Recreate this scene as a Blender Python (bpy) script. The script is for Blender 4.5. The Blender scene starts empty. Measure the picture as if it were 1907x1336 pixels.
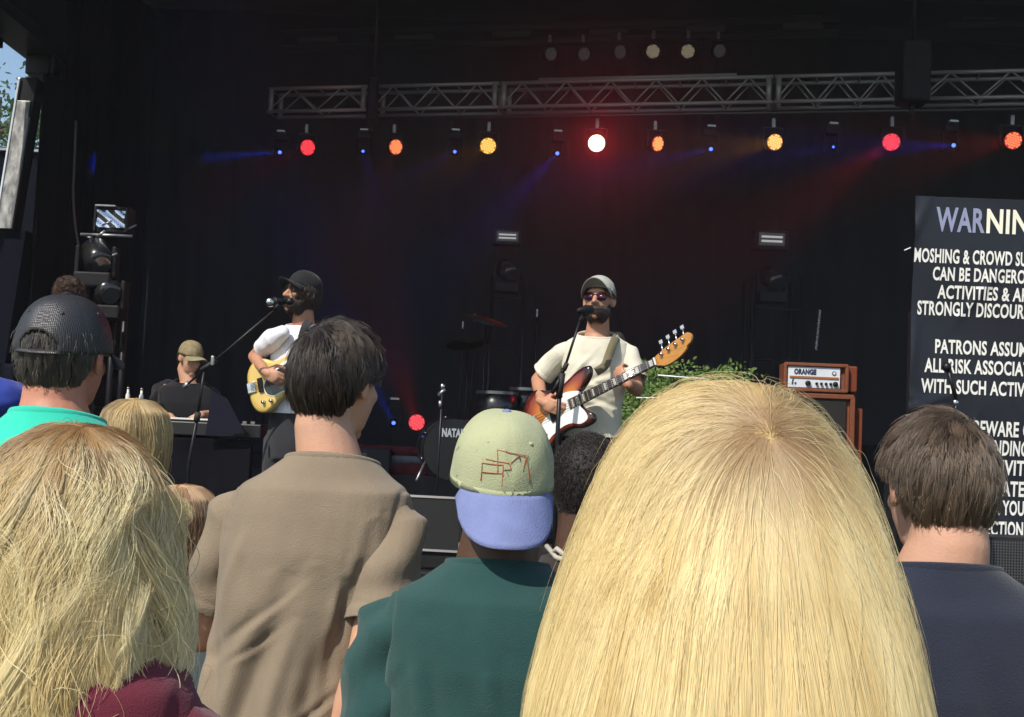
import bpy, bmesh, math, random
import numpy as np
from mathutils import Vector, Matrix, Euler
random.seed(7)
rng = np.random.default_rng(11)
R = math.radians
SC = bpy.context.scene
COL = SC.collection

# ------------------------------------------------------------------ camera, world, sun, exposure
CAM_P = Vector((0, 0, 1.6)); PITCH = R(3.4); ROLL = R(2.5); FPX = 2200.0
cam_d = bpy.data.cameras.new('camera'); cam = bpy.data.objects.new('camera', cam_d); COL.objects.link(cam)
CAM_R = (Matrix.Rotation(math.pi/2 + PITCH, 3, 'X') @ Matrix.Rotation(ROLL, 3, 'Z'))
cam.matrix_world = Matrix.Translation(CAM_P) @ CAM_R.to_4x4()
cam_d.sensor_width = 36; cam_d.lens = 36*FPX/1907; cam_d.clip_start = .05; cam_d.clip_end = 600
cam_d.dof.use_dof = False
SC.camera = cam
SUN_DIR = Vector((-.46, -.60, .85)).normalized()          # towards the sun: behind the camera, left, high
world = bpy.data.worlds.new('World'); SC.world = world; world.use_nodes = True
wn = world.node_tree.nodes; wl = world.node_tree.links
sky = wn.new('ShaderNodeTexSky'); sky.sky_type = 'NISHITA'; sky.sun_disc = False
sky.sun_elevation = math.asin(SUN_DIR.z); sky.sun_rotation = math.atan2(SUN_DIR.x, SUN_DIR.y)
sky.air_density = 1.2; sky.ozone_density = 2.0
wl.new(sky.outputs[0], wn['Background'].inputs[0]); wn['Background'].inputs[1].default_value = .115
sun_d = bpy.data.lights.new('sun', 'SUN'); sun_d.energy = 3.9; sun_d.angle = R(.53); sun_d.color = (1, .93, .82)
sun = bpy.data.objects.new('sun', sun_d); COL.objects.link(sun)
sun.rotation_euler = SUN_DIR.to_track_quat('Z', 'Y').to_euler()
SC.view_settings.view_transform = 'Standard'; SC.view_settings.look = 'None'
SC.view_settings.exposure = 0.42; SC.view_settings.gamma = 1
SC.render.engine = 'CYCLES'
SC.cycles.use_denoising = True; SC.cycles.use_adaptive_sampling = True; SC.cycles.adaptive_threshold = .02
SC.cycles.max_bounces = 7; SC.cycles.volume_bounces = 0; SC.cycles.transparent_max_bounces = 12
SC.cycles.sample_clamp_indirect = 4
SC.render.filter_size = 1.9

def at(px, py, d):
    return CAM_P + CAM_R @ Vector(((px-953.5)/FPX*d, -(py-668)/FPX*d, -d))
def px2m(px, d): return px/FPX*d

# ------------------------------------------------------------------ materials
MATS = {}
def mat(name, col, rough=.6, metal=0, var=.0, vscale=8, bump=0, bscale=60, emit=None, estr=0, coat=0, spec=.5, stretch=(1,1,1), sheen=0, trans=0, col2=None, ior=1.45, alpha=1):
    if name in MATS: return MATS[name]
    m = bpy.data.materials.new(name); m.use_nodes = True; MATS[name] = m
    nt = m.node_tree; n = nt.nodes; l = nt.links; b = n['Principled BSDF']
    b.inputs['Base Color'].default_value = (*col, 1); b.inputs['Roughness'].default_value = rough
    b.inputs['Metallic'].default_value = metal; b.inputs['Specular IOR Level'].default_value = spec
    b.inputs['Coat Weight'].default_value = coat; b.inputs['Sheen Weight'].default_value = sheen
    b.inputs['Transmission Weight'].default_value = trans; b.inputs['IOR'].default_value = ior
    b.inputs['Alpha'].default_value = alpha
    tc = n.new('ShaderNodeTexCoord'); mp = n.new('ShaderNodeMapping'); mp.inputs['Scale'].default_value = stretch
    l.new(tc.outputs['Object'], mp.inputs[0])
    if var or col2:
        nz = n.new('ShaderNodeTexNoise'); nz.inputs['Scale'].default_value = vscale; nz.inputs['Detail'].default_value = 5
        l.new(mp.outputs[0], nz.inputs['Vector'])
        cr = n.new('ShaderNodeValToRGB'); l.new(nz.outputs[0], cr.inputs[0])
        c2 = col2 if col2 else [min(1, c*(1+var)) for c in col]
        c1 = col if col2 else [c*(1-var) for c in col]
        cr.color_ramp.elements[0].position = .35; cr.color_ramp.elements[0].color = (*c1, 1)
        cr.color_ramp.elements[1].position = .65; cr.color_ramp.elements[1].color = (*c2, 1)
        l.new(cr.outputs[0], b.inputs['Base Color'])
    if bump:
        nb = n.new('ShaderNodeTexNoise'); nb.inputs['Scale'].default_value = bscale; nb.inputs['Detail'].default_value = 6
        l.new(mp.outputs[0], nb.inputs['Vector'])
        bp = n.new('ShaderNodeBump'); bp.inputs['Strength'].default_value = bump; bp.inputs['Distance'].default_value = .01
        l.new(nb.outputs[0], bp.inputs['Height']); l.new(bp.outputs[0], b.inputs['Normal'])
    if emit:
        b.inputs['Emission Color'].default_value = (*emit, 1); b.inputs['Emission Strength'].default_value = estr
    return m

M_black = mat('black_paint', (.010,.010,.012), .6, var=.3, spec=.25)
M_blackmet = mat('black_metal', (.02,.02,.022), .4, .6, var=.2)
M_steel = mat('scuffed_aluminium', (.32,.32,.33), .42, .85, var=.25, vscale=20)
M_chrome = mat('chrome', (.7,.7,.72), .18, 1)
M_cloth = mat('black_curtain_cloth', (.007,.0072,.010), .95, var=.25, vscale=2, bump=.3, bscale=300, sheen=.0, spec=.05)
M_back = mat('backdrop_cloth', (.017,.018,.022), .95, var=.2, vscale=2, bump=.3, bscale=300, spec=.05)
M_rubber = mat('black_rubber', (.015,.015,.015), .7)
M_white = mat('white_plastic', (.78,.78,.76), .4)
M_grille = mat('metal_grille', (.10,.10,.10), .5, .5)

# ------------------------------------------------------------------ objects
def tag(o, label=None, cat=None, group=None, kind=None):
    if label: o['label'] = label
    if cat: o['category'] = cat
    if group: o['group'] = group
    if kind: o['kind'] = kind
    return o
def thing(name, label, cat, loc=(0,0,0), rz=0, group=None):
    o = bpy.data.objects.new(name, None); COL.objects.link(o); o.location = loc; o.rotation_euler = (0,0,rz)
    o.empty_display_size = .1
    return tag(o, label, cat, group)
def linkm(name, me, m, parent=None, smooth=True):
    o = bpy.data.objects.new(name, me); COL.objects.link(o)
    if m is not None:
        me.materials.clear()
        for k in (m if isinstance(m, (list, tuple)) else [m]): me.materials.append(k)
    if smooth is not None and len(me.polygons):
        me.polygons.foreach_set('use_smooth', [bool(smooth)]*len(me.polygons))
    if parent is not None: o.parent = parent
    return o

class MB:
    def __init__(s): s.v = []; s.f = []; s.mi = []
    def add(s, vs, fs, mi=0):
        o = len(s.v); s.v += [tuple(x) for x in vs]; s.f += [tuple(i+o for i in f) for f in fs]; s.mi += [mi]*len(fs); return s
    def box(s, c, size, M=None, mi=0):
        x, y, z = [k/2 for k in size]; c = Vector(c)
        vs = [Vector((a*x, b*y, d*z)) for a in (-1,1) for b in (-1,1) for d in (-1,1)]
        if M is not None: vs = [M @ v for v in vs]
        return s.add([c+v for v in vs], [(0,1,3,2),(4,6,7,5),(0,4,5,1),(2,3,7,6),(0,2,6,4),(1,5,7,3)], mi)
    def rings(s, rings, cap=True, closed=True, mi=0):
        n = len(rings[0]); vs = [p for r in rings for p in r]; fs = []
        for i in range(len(rings)-1):
            for j in range(n if closed else n-1):
                k = (j+1) % n
                fs.append((i*n+j, i*n+k, (i+1)*n+k, (i+1)*n+j))
        if cap: fs += [tuple(range(n))[::-1], tuple(range((len(rings)-1)*n, len(rings)*n))]
        return s.add(vs, fs, mi)
    def tube(s, pts, r, seg=10, cap=True, flat=1.0, mi=0, round_ends=False):
        pts = [Vector(p) for p in pts]; rs = list(r) if hasattr(r, '__len__') else [r]*len(pts)
        if round_ends:
            d0 = (pts[0]-pts[1]).normalized(); d1 = (pts[-1]-pts[-2]).normalized()
            P0 = [(pts[0]+d0*rs[0]*math.sin(a), rs[0]*math.cos(a)) for a in (1.45,1.1,.7,.35)]
            P1 = [(pts[-1]+d1*rs[-1]*math.sin(a), rs[-1]*math.cos(a)) for a in (.35,.7,1.1,1.45)]
            rs = [q[1] for q in P0]+rs+[q[1] for q in P1]; pts = [q[0] for q in P0]+pts+[q[0] for q in P1]
        rings = []; up = None
        for i, p in enumerate(pts):
            d = (pts[min(i+1, len(pts)-1)]-pts[max(i-1, 0)]).normalized()
            if up is None: up = d.orthogonal().normalized()
            a = (up - d*up.dot(d)); a = a.normalized() if a.length > 1e-6 else d.orthogonal().normalized()
            up = a; b = d.cross(a)
            rings.append([p + (a*math.cos(t)+b*math.sin(t)*flat)*rs[i] for t in [2*math.pi*k/seg for k in range(seg)]])
        return s.rings(rings, cap, mi=mi)
    def ell(s, c, r, M=None, nu=16, nv=10, mi=0):
        c = Vector(c); vs = []; fs = []
        for i in range(1, nv):
            th = math.pi*i/nv
            for j in range(nu):
                ph = 2*math.pi*j/nu
                v = Vector((r[0]*math.sin(th)*math.cos(ph), r[1]*math.sin(th)*math.sin(ph), r[2]*math.cos(th)))
                vs.append(c + (M @ v if M is not None else v))
        t = Vector((0,0,r[2])); vs.append(c+(M @ t if M is not None else t)); vs.append(c-(M @ t if M is not None else t))
        for i in range(nv-2):
            for j in range(nu):
                k = (j+1) % nu; fs.append((i*nu+j, (i+1)*nu+j, (i+1)*nu+k, i*nu+k))
        T = (nv-1)*nu
        for j in range(nu):
            k = (j+1) % nu; fs.append((T, j, k)); fs.append((T+1, (nv-2)*nu+k, (nv-2)*nu+j))
        return s.add(vs, fs, mi)
    def prism(s, poly, z0, z1, M=None, mi=0):
        n = len(poly); f = (lambda v: M @ Vector(v)) if M is not None else (lambda v: Vector(v))
        vs = [f((x, y, z0)) for x, y in poly] + [f((x, y, z1)) for x, y in poly]
        return s.add(vs, [tuple(range(n))[::-1], tuple(range(n, 2*n))] + [(i, (i+1) % n, n+(i+1) % n, n+i) for i in range(n)], mi)
    def disc(s, c, nrm, r, seg=24, t=.01, mi=0):
        c = Vector(c); nrm = Vector(nrm).normalized()
        return s.tube([c-nrm*t/2, c+nrm*t/2], r, seg, mi=mi)
    def mesh(s, name='m'):
        me = bpy.data.meshes.new(name); me.from_pydata([tuple(v) for v in s.v], [], s.f); me.update(); return me
    def build(s, name, m, parent=None, smooth=False, bevel=0, sub=0):
        me = s.mesh(name)
        bm = bmesh.new(); bm.from_mesh(me); bmesh.ops.recalc_face_normals(bm, faces=bm.faces); bm.to_mesh(me); bm.free()
        if isinstance(m, (list, tuple)) and len(m) > 1:
            pass
        o = linkm(name, me, m, parent, smooth)
        if isinstance(m, (list, tuple)) and len(me.polygons) == len(s.mi): me.polygons.foreach_set('material_index', s.mi)
        if bevel:
            b = o.modifiers.new('b', 'BEVEL'); b.width = bevel; b.segments = 2; b.limit_method = 'ANGLE'
        if smooth == 'auto': pass
        return o

def copy_tree(o, parent=None, data=True):
    c = o.copy(); COL.objects.link(c)
    c.parent = parent
    for ch in list(o.children): copy_tree(ch, c)
    return c

def catmull(pts, n=6, closed=True):
    out = []; N = len(pts); P = [Vector((*p, 0)[:3]) for p in pts]
    rg = N if closed else N-1
    for i in range(rg):
        p0, p1, p2, p3 = (P[(i-1) % N], P[i], P[(i+1) % N], P[(i+2) % N]) if closed else (P[max(i-1,0)], P[i], P[i+1], P[min(i+2,N-1)])
        for k in range(n):
            t = k/n
            out.append(.5*((2*p1)+(-p0+p2)*t+(2*p0-5*p1+4*p2-p3)*t*t+(-p0+3*p1-3*p2+p3)*t**3))
    if not closed: out.append(P[-1])
    return out

def text_mesh(name, s, width, height, m, parent, M, bold=.02, depth=.001, alignx='LEFT', mindex=None):
    """lettering scaled to an exact width and cap height, laid on the plane of M (local x right, y up)"""
    cu = bpy.data.curves.new('t', 'FONT'); cu.body = s; cu.offset = bold; cu.extrude = 0.0; cu.resolution_u = 3; cu.space_character = 1.06
    ob = bpy.data.objects.new('t', cu); COL.objects.link(ob)
    dg = bpy.context.evaluated_depsgraph_get(); dg.update()
    me = bpy.data.meshes.new_from_object(ob.evaluated_get(dg), depsgraph=dg)
    bpy.data.objects.remove(ob); bpy.data.curves.remove(cu)
    n = len(me.vertices); co = np.empty(n*3); me.vertices.foreach_get('co', co); co = co.reshape(-1, 3)
    w = co[:,0].max()-co[:,0].min(); x0 = co[:,0].min(); H = .73
    co[:,0] = (co[:,0]-x0)/w*width - (width/2 if alignx == 'CENTER' else 0)
    co[:,1] = co[:,1]/H*height; co[:,2] = depth
    A = np.array(M); co = co @ A[:3,:3].T + A[:3,3]
    me.vertices.foreach_set('co', co.ravel()); me.update()
    return linkm(name, me, m, parent, False)

def frame(o, x, y):
    """matrix from origin, x direction and a rough y direction"""
    x = Vector(x).normalized(); z = x.cross(Vector(y)).normalized(); y = z.cross(x)
    M = Matrix((x, y, z)).transposed().to_4x4(); M.translation = Vector(o); return M
# ------------------------------------------------------------------ the setting
FLOOR = .6
g = MB().add([(-300,-200,0),(300,-200,0),(300,400,0),(-300,400,0)], [(0,1,2,3)])
o = g.build('ground', mat('trodden_grass', (.05,.06,.025), .95, col2=(.12,.10,.06), vscale=1.5, bump=.5, bscale=20)); tag(o, kind='structure')
mstage = mat('stage_deck_black', (.018,.018,.02), .6, var=.4, vscale=6, bump=.2)
o = MB().box((1.6, 10.6, FLOOR/2), (14, 11.2, FLOOR)).build('stage_floor', mstage); tag(o, kind='structure')
o['kind'] = 'structure'
# drum riser at the back, with red and pale stripes on its fascia
fl = MB().box((1.6, 13.2, .86), (12.6, 4.4, .53)).build('drum_riser', mstage); tag(fl, 'low black riser carrying the drum kit at the back of the stage', 'riser')
mst_red = mat('dull_red_cloth', (.10,.012,.018), .9, var=.3); mst_pale = mat('pale_grey_tape', (.16,.165,.175), .8)
mst_dark = mat('dark_case', (.016,.022,.022), .6)

def curtain(name, p0, p1, z0, z1, pitch, amp, label, seed):
    rr = random.Random(seed); p0 = Vector(p0); p1 = Vector(p1); L = (p1-p0).length; d = (p1-p0)/L; n = Vector((-d.y, d.x, 0))
    N = int(L/pitch*8); zs = [z0+(z1-z0)*k/14 for k in range(15)]; vs = []; fs = []
    ph = [rr.uniform(-.8,.8) for _ in range(N)]
    for z in zs:
        for i in range(N+1):
            s = L*i/N; a = amp*(1+.5*math.sin(s*.9+z*.2))
            q = p0+d*s+n*(a*math.sin(2*math.pi*s/pitch+1.1*math.sin(s*1.3)+.25*math.sin(z*.7+s)))
            vs.append((q.x, q.y, z))
    for k in range(14):
        for i in range(N): a = k*(N+1)+i; fs.append((a, a+1, a+N+2, a+N+1))
    b = MB().add(vs, fs); o = b.build(name, M_cloth if name == 'wing_curtain' else M_back, None, True)
    m = o.modifiers.new('s', 'SOLIDIFY'); m.thickness = .01
    tag(o, label, 'curtain'); return o
curtain('backdrop_curtain', (-5.7,16,0), (8.5,16,0), .6, 7.12, .42, .06, 'wide black pleated curtain closing the back of the stage', 1)
curtain('wing_curtain', (-4.93,12.06,0), (-5.08,16.1,0), .6, 7.0, .38, .06, 'black side curtain beside the bright column at the left', 2)
curtain('wing_curtain', (8.3,10.6,0), (8.4,15.9,0), .6, 7.0, .38, .06, 'black side curtain behind the warning banner at the right', 3)
# roof: underside panels hung on beams
roof = thing('stage_roof', 'dark roof of the mobile stage spanning everything above', 'roof', (1.65, 11.2, 7.1))
MB().box((0,0,.09), (13.9, 10.4, .12)).build('roof_skin', M_back, roof)
for k in range(7):
    MB().box((0, -4.3+k*1.42, -.04), (13.5, .1, .14)).build('rafter', M_black, roof)
eav = thing('roof_edge_beam', 'black beam along the left edge of the stage roof', 'beam', (-5.05, 9.9, 5.3))
MB().box((0,0,1.0), (.35, 5.0, 1.8)).build('side_panel', M_back, eav, bevel=.02)
MB().box((0,0,.02), (.42, 5.0, .12)).build('lower_rail', mat('dark_alu', (.03,.03,.034), .4, .5), eav, bevel=.01)
MB().box((.02,2.32,-.14), (.3, .3, .2)).build('corner_bracket', M_blackmet, eav, bevel=.01)
for k in (0, .07): MB().box((.1+k*.3, 2.35, .02+k*.9), (.025,.05,.03)).build('latch', M_chrome, eav)
sw = thing('sun_block_wall', 'black side wall of the stage left of the column', 'wall', (-5.3, 8.75, 0))  # added out of view to stop sun leaking into the haze
MB().box((0,0,2.6), (.08, 5.6, 5.2)).build('panel', M_black, sw)
MB().box((.06,0,5.2), (.1, 5.6, .1)).build('top_rail', M_blackmet, sw)
# the lit column at the left
Pt = at(46, 148, 12); Pb = at(8, 430, 12)
col = thing('support_column', 'tall scuffed silver column at the left edge of the stage', 'column', (Pb.x, Pb.y, 0))
msc = mat('scuffed_silver', (.18,.18,.18), .42, .2, col2=(.5,.5,.48), vscale=9, stretch=(2,2,.9), bump=.5, bscale=14)
dx = (Pt.x-Pb.x)/(Pt.z-Pb.z)
def lean(z): return (z-Pb.z)*dx
zt = Pt.z+.05
def slab(x0, x1, y0, y1, z0, z1, name, m, bev=.006):
    b = MB(); vs = []
    for z in (z0, z1):
        for x, y in ((x0,y0),(x1,y0),(x1,y1),(x0,y1)): vs.append((x+lean(z), y, z))
    b.add(vs, [(3,2,1,0),(4,5,6,7),(0,1,5,4),(1,2,6,5),(2,3,7,6),(3,0,4,7)]); return b.build(name, m, col, bevel=bev)
slab(-.085,.085,0,.2,Pb.z+.02,zt,'post', M_blackmet)
slab(-.10,-.078,-.03,.03,Pb.z-.1,zt-.02,'edge_strip', mat('bright_alu', (.75,.75,.78), .3, .6))
slab(.06,.082,-.03,.0,Pb.z+.02,zt-.42,'edge_strip', mat('dull_alu', (.22,.22,.23), .4, .6))
slab(-.078,.06,-.02,0,Pb.z+.02,zt-.25,'scuffed_panel', msc)
slab(-.2,.2,.05,.5,0,Pb.z+.02,'lower_post', mat('dark_blue_black', (.007,.008,.014), .95, spec=.05))
# dark structures left of the column
sk = thing('side_skirt', 'black fabric skirt hanging outside the left column', 'skirt', (-7.2, 13.2, 0))
MB().box((0,.6,2.33), (4.1, .2, 4.62)).build('fabric', mat('dark_blue_black', (.007,.008,.014), .95, spec=.05), sk)
MB().box((.9,.47,4.60), (2.2, .06, .03)).build('rail', M_steel, sk)
skr = MB().box((-3.95, 9.4, .95), (1.0, 2.4, 1.9)); o = skr.build('road_case', mat('navy_case', (.008,.009,.015), .9, spec=.1), bevel=.02); tag(o, 'large dark road case at the left of the stage', 'case')
# ground behind the stage goes on; a tree stands there
def tree(px, py, d, h, cr, seed, label):
    rr = random.Random(seed); P = at(px, py, d)
    t = thing('leafy_tree', label, 'tree', (P.x, P.y, 0))
    b = MB(); ctr = Vector((0,0,P.z))
    b.tube([(0,0,0),(.1,0,h*.3),(-.1,.1,h*.6),(.05,0,h*.9)], [.28,.22,.14,.05], 9)
    tips = []
    for k in range(26):
        z = h*rr.uniform(.25,.9); a = rr.uniform(0, 6.28); L = cr*rr.uniform(.5,1)*(1.15-z/h*.6)
        e = Vector((math.cos(a)*L, math.sin(a)*L, z+L*rr.uniform(.2,.7))); m = Vector((e.x*.5, e.y*.5, z+L*.15))
        b.tube([(0,0,z), m, e], [.07,.045,.015], 5); tips += [m, e, (m+e)/2]
    b.build('trunk', mat('bark', (.06,.045,.03), .9), t, True)
    lv = []; fs = []
    for k in range(5200):
        c = rr.choice(tips) + Vector([rr.gauss(0,.42) for _ in range(3)])
        s = rr.uniform(.06,.12); u = Vector([rr.gauss(0,1) for _ in range(3)]).normalized(); w = u.orthogonal().normalized()
        i = len(lv); lv += [c-u*s, c+w*s*.5, c+u*s, c-w*s*.5]; fs.append((i,i+1,i+2,i+3))
    o = MB().add(lv, fs).build('crown', M_leaf, t); o['kind'] = 'stuff'
def leafmat(name, c, c2, sc):
    m = mat(name, c, .55, col2=c2, vscale=sc); n = m.node_tree.nodes; l = m.node_tree.links
    tr = n.new('ShaderNodeBsdfTranslucent'); tr.inputs[0].default_value = (c2[0]*1.2, c2[1]*1.5, c2[2], 1)
    mx = n.new('ShaderNodeMixShader'); mx.inputs[0].default_value = .35
    l.new(n['Principled BSDF'].outputs[0], mx.inputs[1]); l.new(tr.outputs[0], mx.inputs[2]); l.new(mx.outputs[0], n['Material Output'].inputs[0]); return m
M_leaf = leafmat('tree_leaf', (.03,.06,.015), (.08,.13,.04), 1.2)
tree(-8, 250, 30, 10.5, 3.2, 3, 'leafy green tree beyond the left edge of the stage')
tree(-330, 290, 42, 9, 3.5, 5, 'farther dark green tree left of the near tree')

# ------------------------------------------------------------------ haze inside the stage, lit by the stage lamps
hz = MB().box((1.75, 13.15, 4.05), (10.9, 5.1, 5.7)).build('haze', None)
mh = bpy.data.materials.new('stage_haze'); mh.use_nodes = True; nt = mh.node_tree; nt.nodes.remove(nt.nodes['Principled BSDF'])
pv = nt.nodes.new('ShaderNodeVolumePrincipled'); pv.inputs['Color'].default_value = (.85,.87,.95,1); pv.inputs['Density'].default_value = .036; pv.inputs['Anisotropy'].default_value = .35
nt.links.new(pv.outputs[0], nt.nodes['Material Output'].inputs['Volume']); hz.data.materials.append(mh); tag(hz, kind='stuff')

air = MB().box((0, 9, 5.5), (90, 90, 13)).build('haze', None)
ma = bpy.data.materials.new('thin_air'); ma.use_nodes = True; nt = ma.node_tree; nt.nodes.remove(nt.nodes['Principled BSDF'])
pv = nt.nodes.new('ShaderNodeVolumePrincipled'); pv.inputs['Color'].default_value = (.9,.93,1,1); pv.inputs['Density'].default_value = .0011; pv.inputs['Anisotropy'].default_value = .1
nt.links.new(pv.outputs[0], nt.nodes['Material Output'].inputs['Volume']); air.data.materials.append(ma); tag(air, kind='stuff')
# ------------------------------------------------------------------ trusses
def solve_depth(px, py, z):
    a = at(px, py, 1)-CAM_P; return (z-CAM_P.z)/a.z
def truss(x0p, x1p, ytop, label, group=None, endplate=True, zc=None, hh=.27, dl=14.0):
    zA = at(508, 193, 14).z
    def pt(px):
        y = 193+(163-193)*(px-508)/(1907-508); return at(px, y, solve_depth(px, y, zA))
    A, B = pt(x0p), pt(x1p); dirv = (B-A).normalized(); L = (B-A).length; n = Vector((dirv.y, -dirv.x, 0)); up = Vector((0,0,1))
    t = thing('lighting_truss', label, 'truss', A, 0, 'aluminium truss sections across the stage')
    q = hh/2; crn = {(-1,-1):-n*q-up*q, (1,-1):n*q-up*q, (-1,1):-n*q+up*q, (1,1):n*q+up*q}
    for c in crn.values(): MB().tube([c, c+dirv*L], .021, 10).build('chord', M_truss, t, True)
    nb = max(2, round(L/.5)); st = L/nb
    for sgn in (1,-1):
        for k in range(nb):
            a = dirv*(k*st)+n*q*sgn; m = dirv*((k+.5)*st)+n*q*sgn; e = dirv*((k+1)*st)+n*q*sgn
            MB().tube([a-up*q, m+up*q], .010, 7).build('brace', M_truss, t, True)
            MB().tube([m+up*q, e-up*q], .010, 7).build('brace', M_truss, t, True)
    for k in range(nb+1):
        for s2 in (1,-1): MB().tube([dirv*(k*st)+n*q+up*q*s2, dirv*(k*st)-n*q+up*q*s2], .009, 6).build('cross_brace', M_truss, t, True)
    for s, e in ((0,1),(L,1)):
        for c in ((n*q-up*q, n*q+up*q), (-n*q-up*q, -n*q+up*q)):
            MB().tube([c[0]+dirv*(s+(.04 if s == 0 else -.04)), c[1]+dirv*(s+(.04 if s == 0 else -.04))], .03, 8).build('end_post', M_truss, t, True)
    return A, B, dirv
M_truss = mat('truss_aluminium', (.36,.36,.37), .4, .35)
tA, _, tdir = truss(508, 690, 0, 'dim left section of truss, first from the left curtain')
truss(700, 933, 0, 'truss section left of the white hot lamp')
truss(937, 1439, 0, 'middle truss section above the bass player')
truss(1443, 1680, 0, 'truss section right of the middle one, ending at the chain motor')
_, tB, _ = truss(1712, 2050, 0, 'rightmost truss section above the warning banner')
TD0 = (tA-CAM_P).length
def truss_d(px, py=200):
    zA = tA.z; y = 193+(163-193)*(px-508)/(1907-508); return solve_depth(px, y, zA)
# thin pipes under and above the truss
def pipe(name, pa, pb, r, m, label, cat='pipe'):
    o = MB().tube([pa, pb], r, 8).build(name, m, None, True); tag(o, label, cat); return o
pipe('lamp_bar', at(640, 222, truss_d(640)-.1), at(1907, 203, truss_d(1907)-.1), .014, mat('dull_bar', (.12,.12,.125), .4, .8), 'long thin bar hanging just under the trusses', 'bar')
pipe('lamp_bar', at(1003, 149, truss_d(1003)+.4), at(1372, 140, truss_d(1372)+.4), .024, M_truss, 'short bright bar above the middle truss', 'bar')
# roof beams at the back
for (xa, ya, xb, yb, d, lab) in ((525, 92, 1560, 62, 15.2, 'long dull beam below the roof, left of the chain motor'), (1765, 48, 1990, 38, 15.2, 'short dull beam below the roof at upper right')):
    t = thing('roof_beam', lab, 'beam', at(xa, ya, d)); o0 = t.location.copy(); v = at(xb, yb, d)-o0; u = v.normalized(); mm = mat('beam_grey', (.045,.045,.048), .5, .6)
    MB().tube([(0,0,0), v], .05, 8).build('lower_tube', mm, t, True); MB().tube([(0,0,.2), v+Vector((0,0,.2))], .05, 8).build('upper_tube', mm, t, True)
    L = v.length; k = .2
    while k < L-.6:
        MB().tube([u*k+Vector((0,-.02,.1)), u*(k+.5)+Vector((0,-.02,.1))], .045, 6).build('sleeve', mat('beam_sleeve', (.085,.085,.088), .5, .5), t, True); k += 1.25
# chain motors
def motor(px, ytop, ybot, d, label, w=.3):
    P = at(px, (ytop+ybot)/2, d); h = px2m(ybot-ytop, d)
    t = thing('chain_hoist', label, 'hoist', P, 0, 'chain hoists holding the trusses')
    MB().box((0,0,0), (w, w, h*.75)).build('housing', M_black, t, bevel=.03)
    MB().tube([(0,0,h*.3),(0,0,7.1-P.z)], .02, 6).build('chain', M_blackmet, t, True)
    MB().tube([(0,0,-h*.35),(0,0,-h*.55)], .03, 8).build('hook', M_blackmet, t, True)
motor(694, 130, 240, 13.2, 'slim black hoist in the truss gap at left', .12)
motor(1700, 60, 215, 11.6, 'bulky black hoist in the truss gap at right', .28)
# hanging wires on the left curtain
mw = mat('grey_cable', (.11,.11,.115), .4)
for pts, lab in ((((95,150),(94,200),(86,270),(84,330),(90,405)), 'pale cable hanging beside the column, nearer of two'), (((141,225),(138,310),(136,360),(140,420),(150,480)), 'pale cable hanging left of the floodlight, longer of two')):
    o = MB().tube(catmull([at(x, y, 12.6) for x, y in pts], 6, False), .014, 6).build('hanging_cable', mw, None, True); tag(o, lab, 'cable', 'cables hanging on the left curtain')

# ------------------------------------------------------------------ stage lamps
def emis(name, c, s):
    m = bpy.data.materials.new(name); m.use_nodes = True; b = m.node_tree.nodes['Principled BSDF']
    b.inputs['Base Color'].default_value = (.02,.02,.02,1); b.inputs['Emission Color'].default_value = (*c,1); b.inputs['Emission Strength'].default_value = s
    b.inputs['Roughness'].default_value = .3; return m
def par(px, py, d, rpx, col, es, spot, power, aim, label, squash=1, hot=None, spots=True, led=True, name='stage_lamp', hang=True, size=R(38), dotcol=None):
    P = at(px, py, d); r = px2m(rpx, d)
    t = thing(name, label, 'stage lamp', P, 0, 'round stage lamps under the truss' if hang else None)
    f = (CAM_P-P).normalized()
    if squash < 1: f = Matrix.Rotation(math.acos(squash), 3, 'Z') @ f
    MB().tube([-f*.02, -f*.12, -f*.2], [r*1.06, r*1.02, r*.6], 24).build('housing', M_black, t, True)
    MB().tube([-f*.02, f*.008], [r*1.12, r*1.12], 24, cap=False).build('rim', M_blackmet, t, True)
    if led:
        MB().disc((0,0,0), f, r, 28, .006).build('lens', emis('lens_'+label[:12], [c*.62 for c in col] if es < 2 else col, es), t)
        b = MB(); M = frame((0,0,0), f.orthogonal(), f.cross(f.orthogonal())); cells = []
        for k in range(-3, 4):
            for j in range(-3, 4):
                x = (k+.5*(j % 2))*.31*r; y = j*.27*r
                if math.hypot(x, y) < r*.92:
                    z = .006 if (M.to_3x3() @ Vector((0,0,1))).dot(f) > 0 else -.006
                    b.disc(M @ Vector((x, y, z)), f, r*.125, 8, .006)
        dc = dotcol or [min(1.0, c*1.2) for c in col]
        o = b.build('led_cluster', emis('led_'+label[:12], dc, es*1.25), t)
    if hang:
        side = Vector((f.y, -f.x, 0)).normalized()
        for s in (1,-1): MB().box(side*s*r*1.25+Vector((0,0,r*.6))-f*.05, (.012,.03,r*2.2)).build('yoke_arm', M_blackmet, t)
        MB().box(Vector((0,0,r*1.75))-f*.05, (r*2.5,.03,.012)).build('yoke_bar', M_blackmet, t)
        MB().box(Vector((0,0,r*2.4))-f*.05, (.04,.04,r*1.2)).build('clamp', M_steel, t, bevel=.005)
    if spot:
        ld = bpy.data.lights.new('lamp_beam', 'SPOT'); ld.energy = power; ld.color = spot; ld.spot_size = size; ld.spot_blend = .7; ld.shadow_soft_size = r*.6
        lo = bpy.data.objects.new('lamp_beam', ld); COL.objects.link(lo); lo.parent = t; lo.location = f*.05
        v = Vector(aim).normalized(); lo.rotation_euler = (-v).to_track_quat('Z', 'Y').to_euler()
    return t
RED = (.85,.025,.045); ORG = (.85,.10,.035); AMB = (.95,.36,.045)
def td(px): return truss_d(px)-.05
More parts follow.
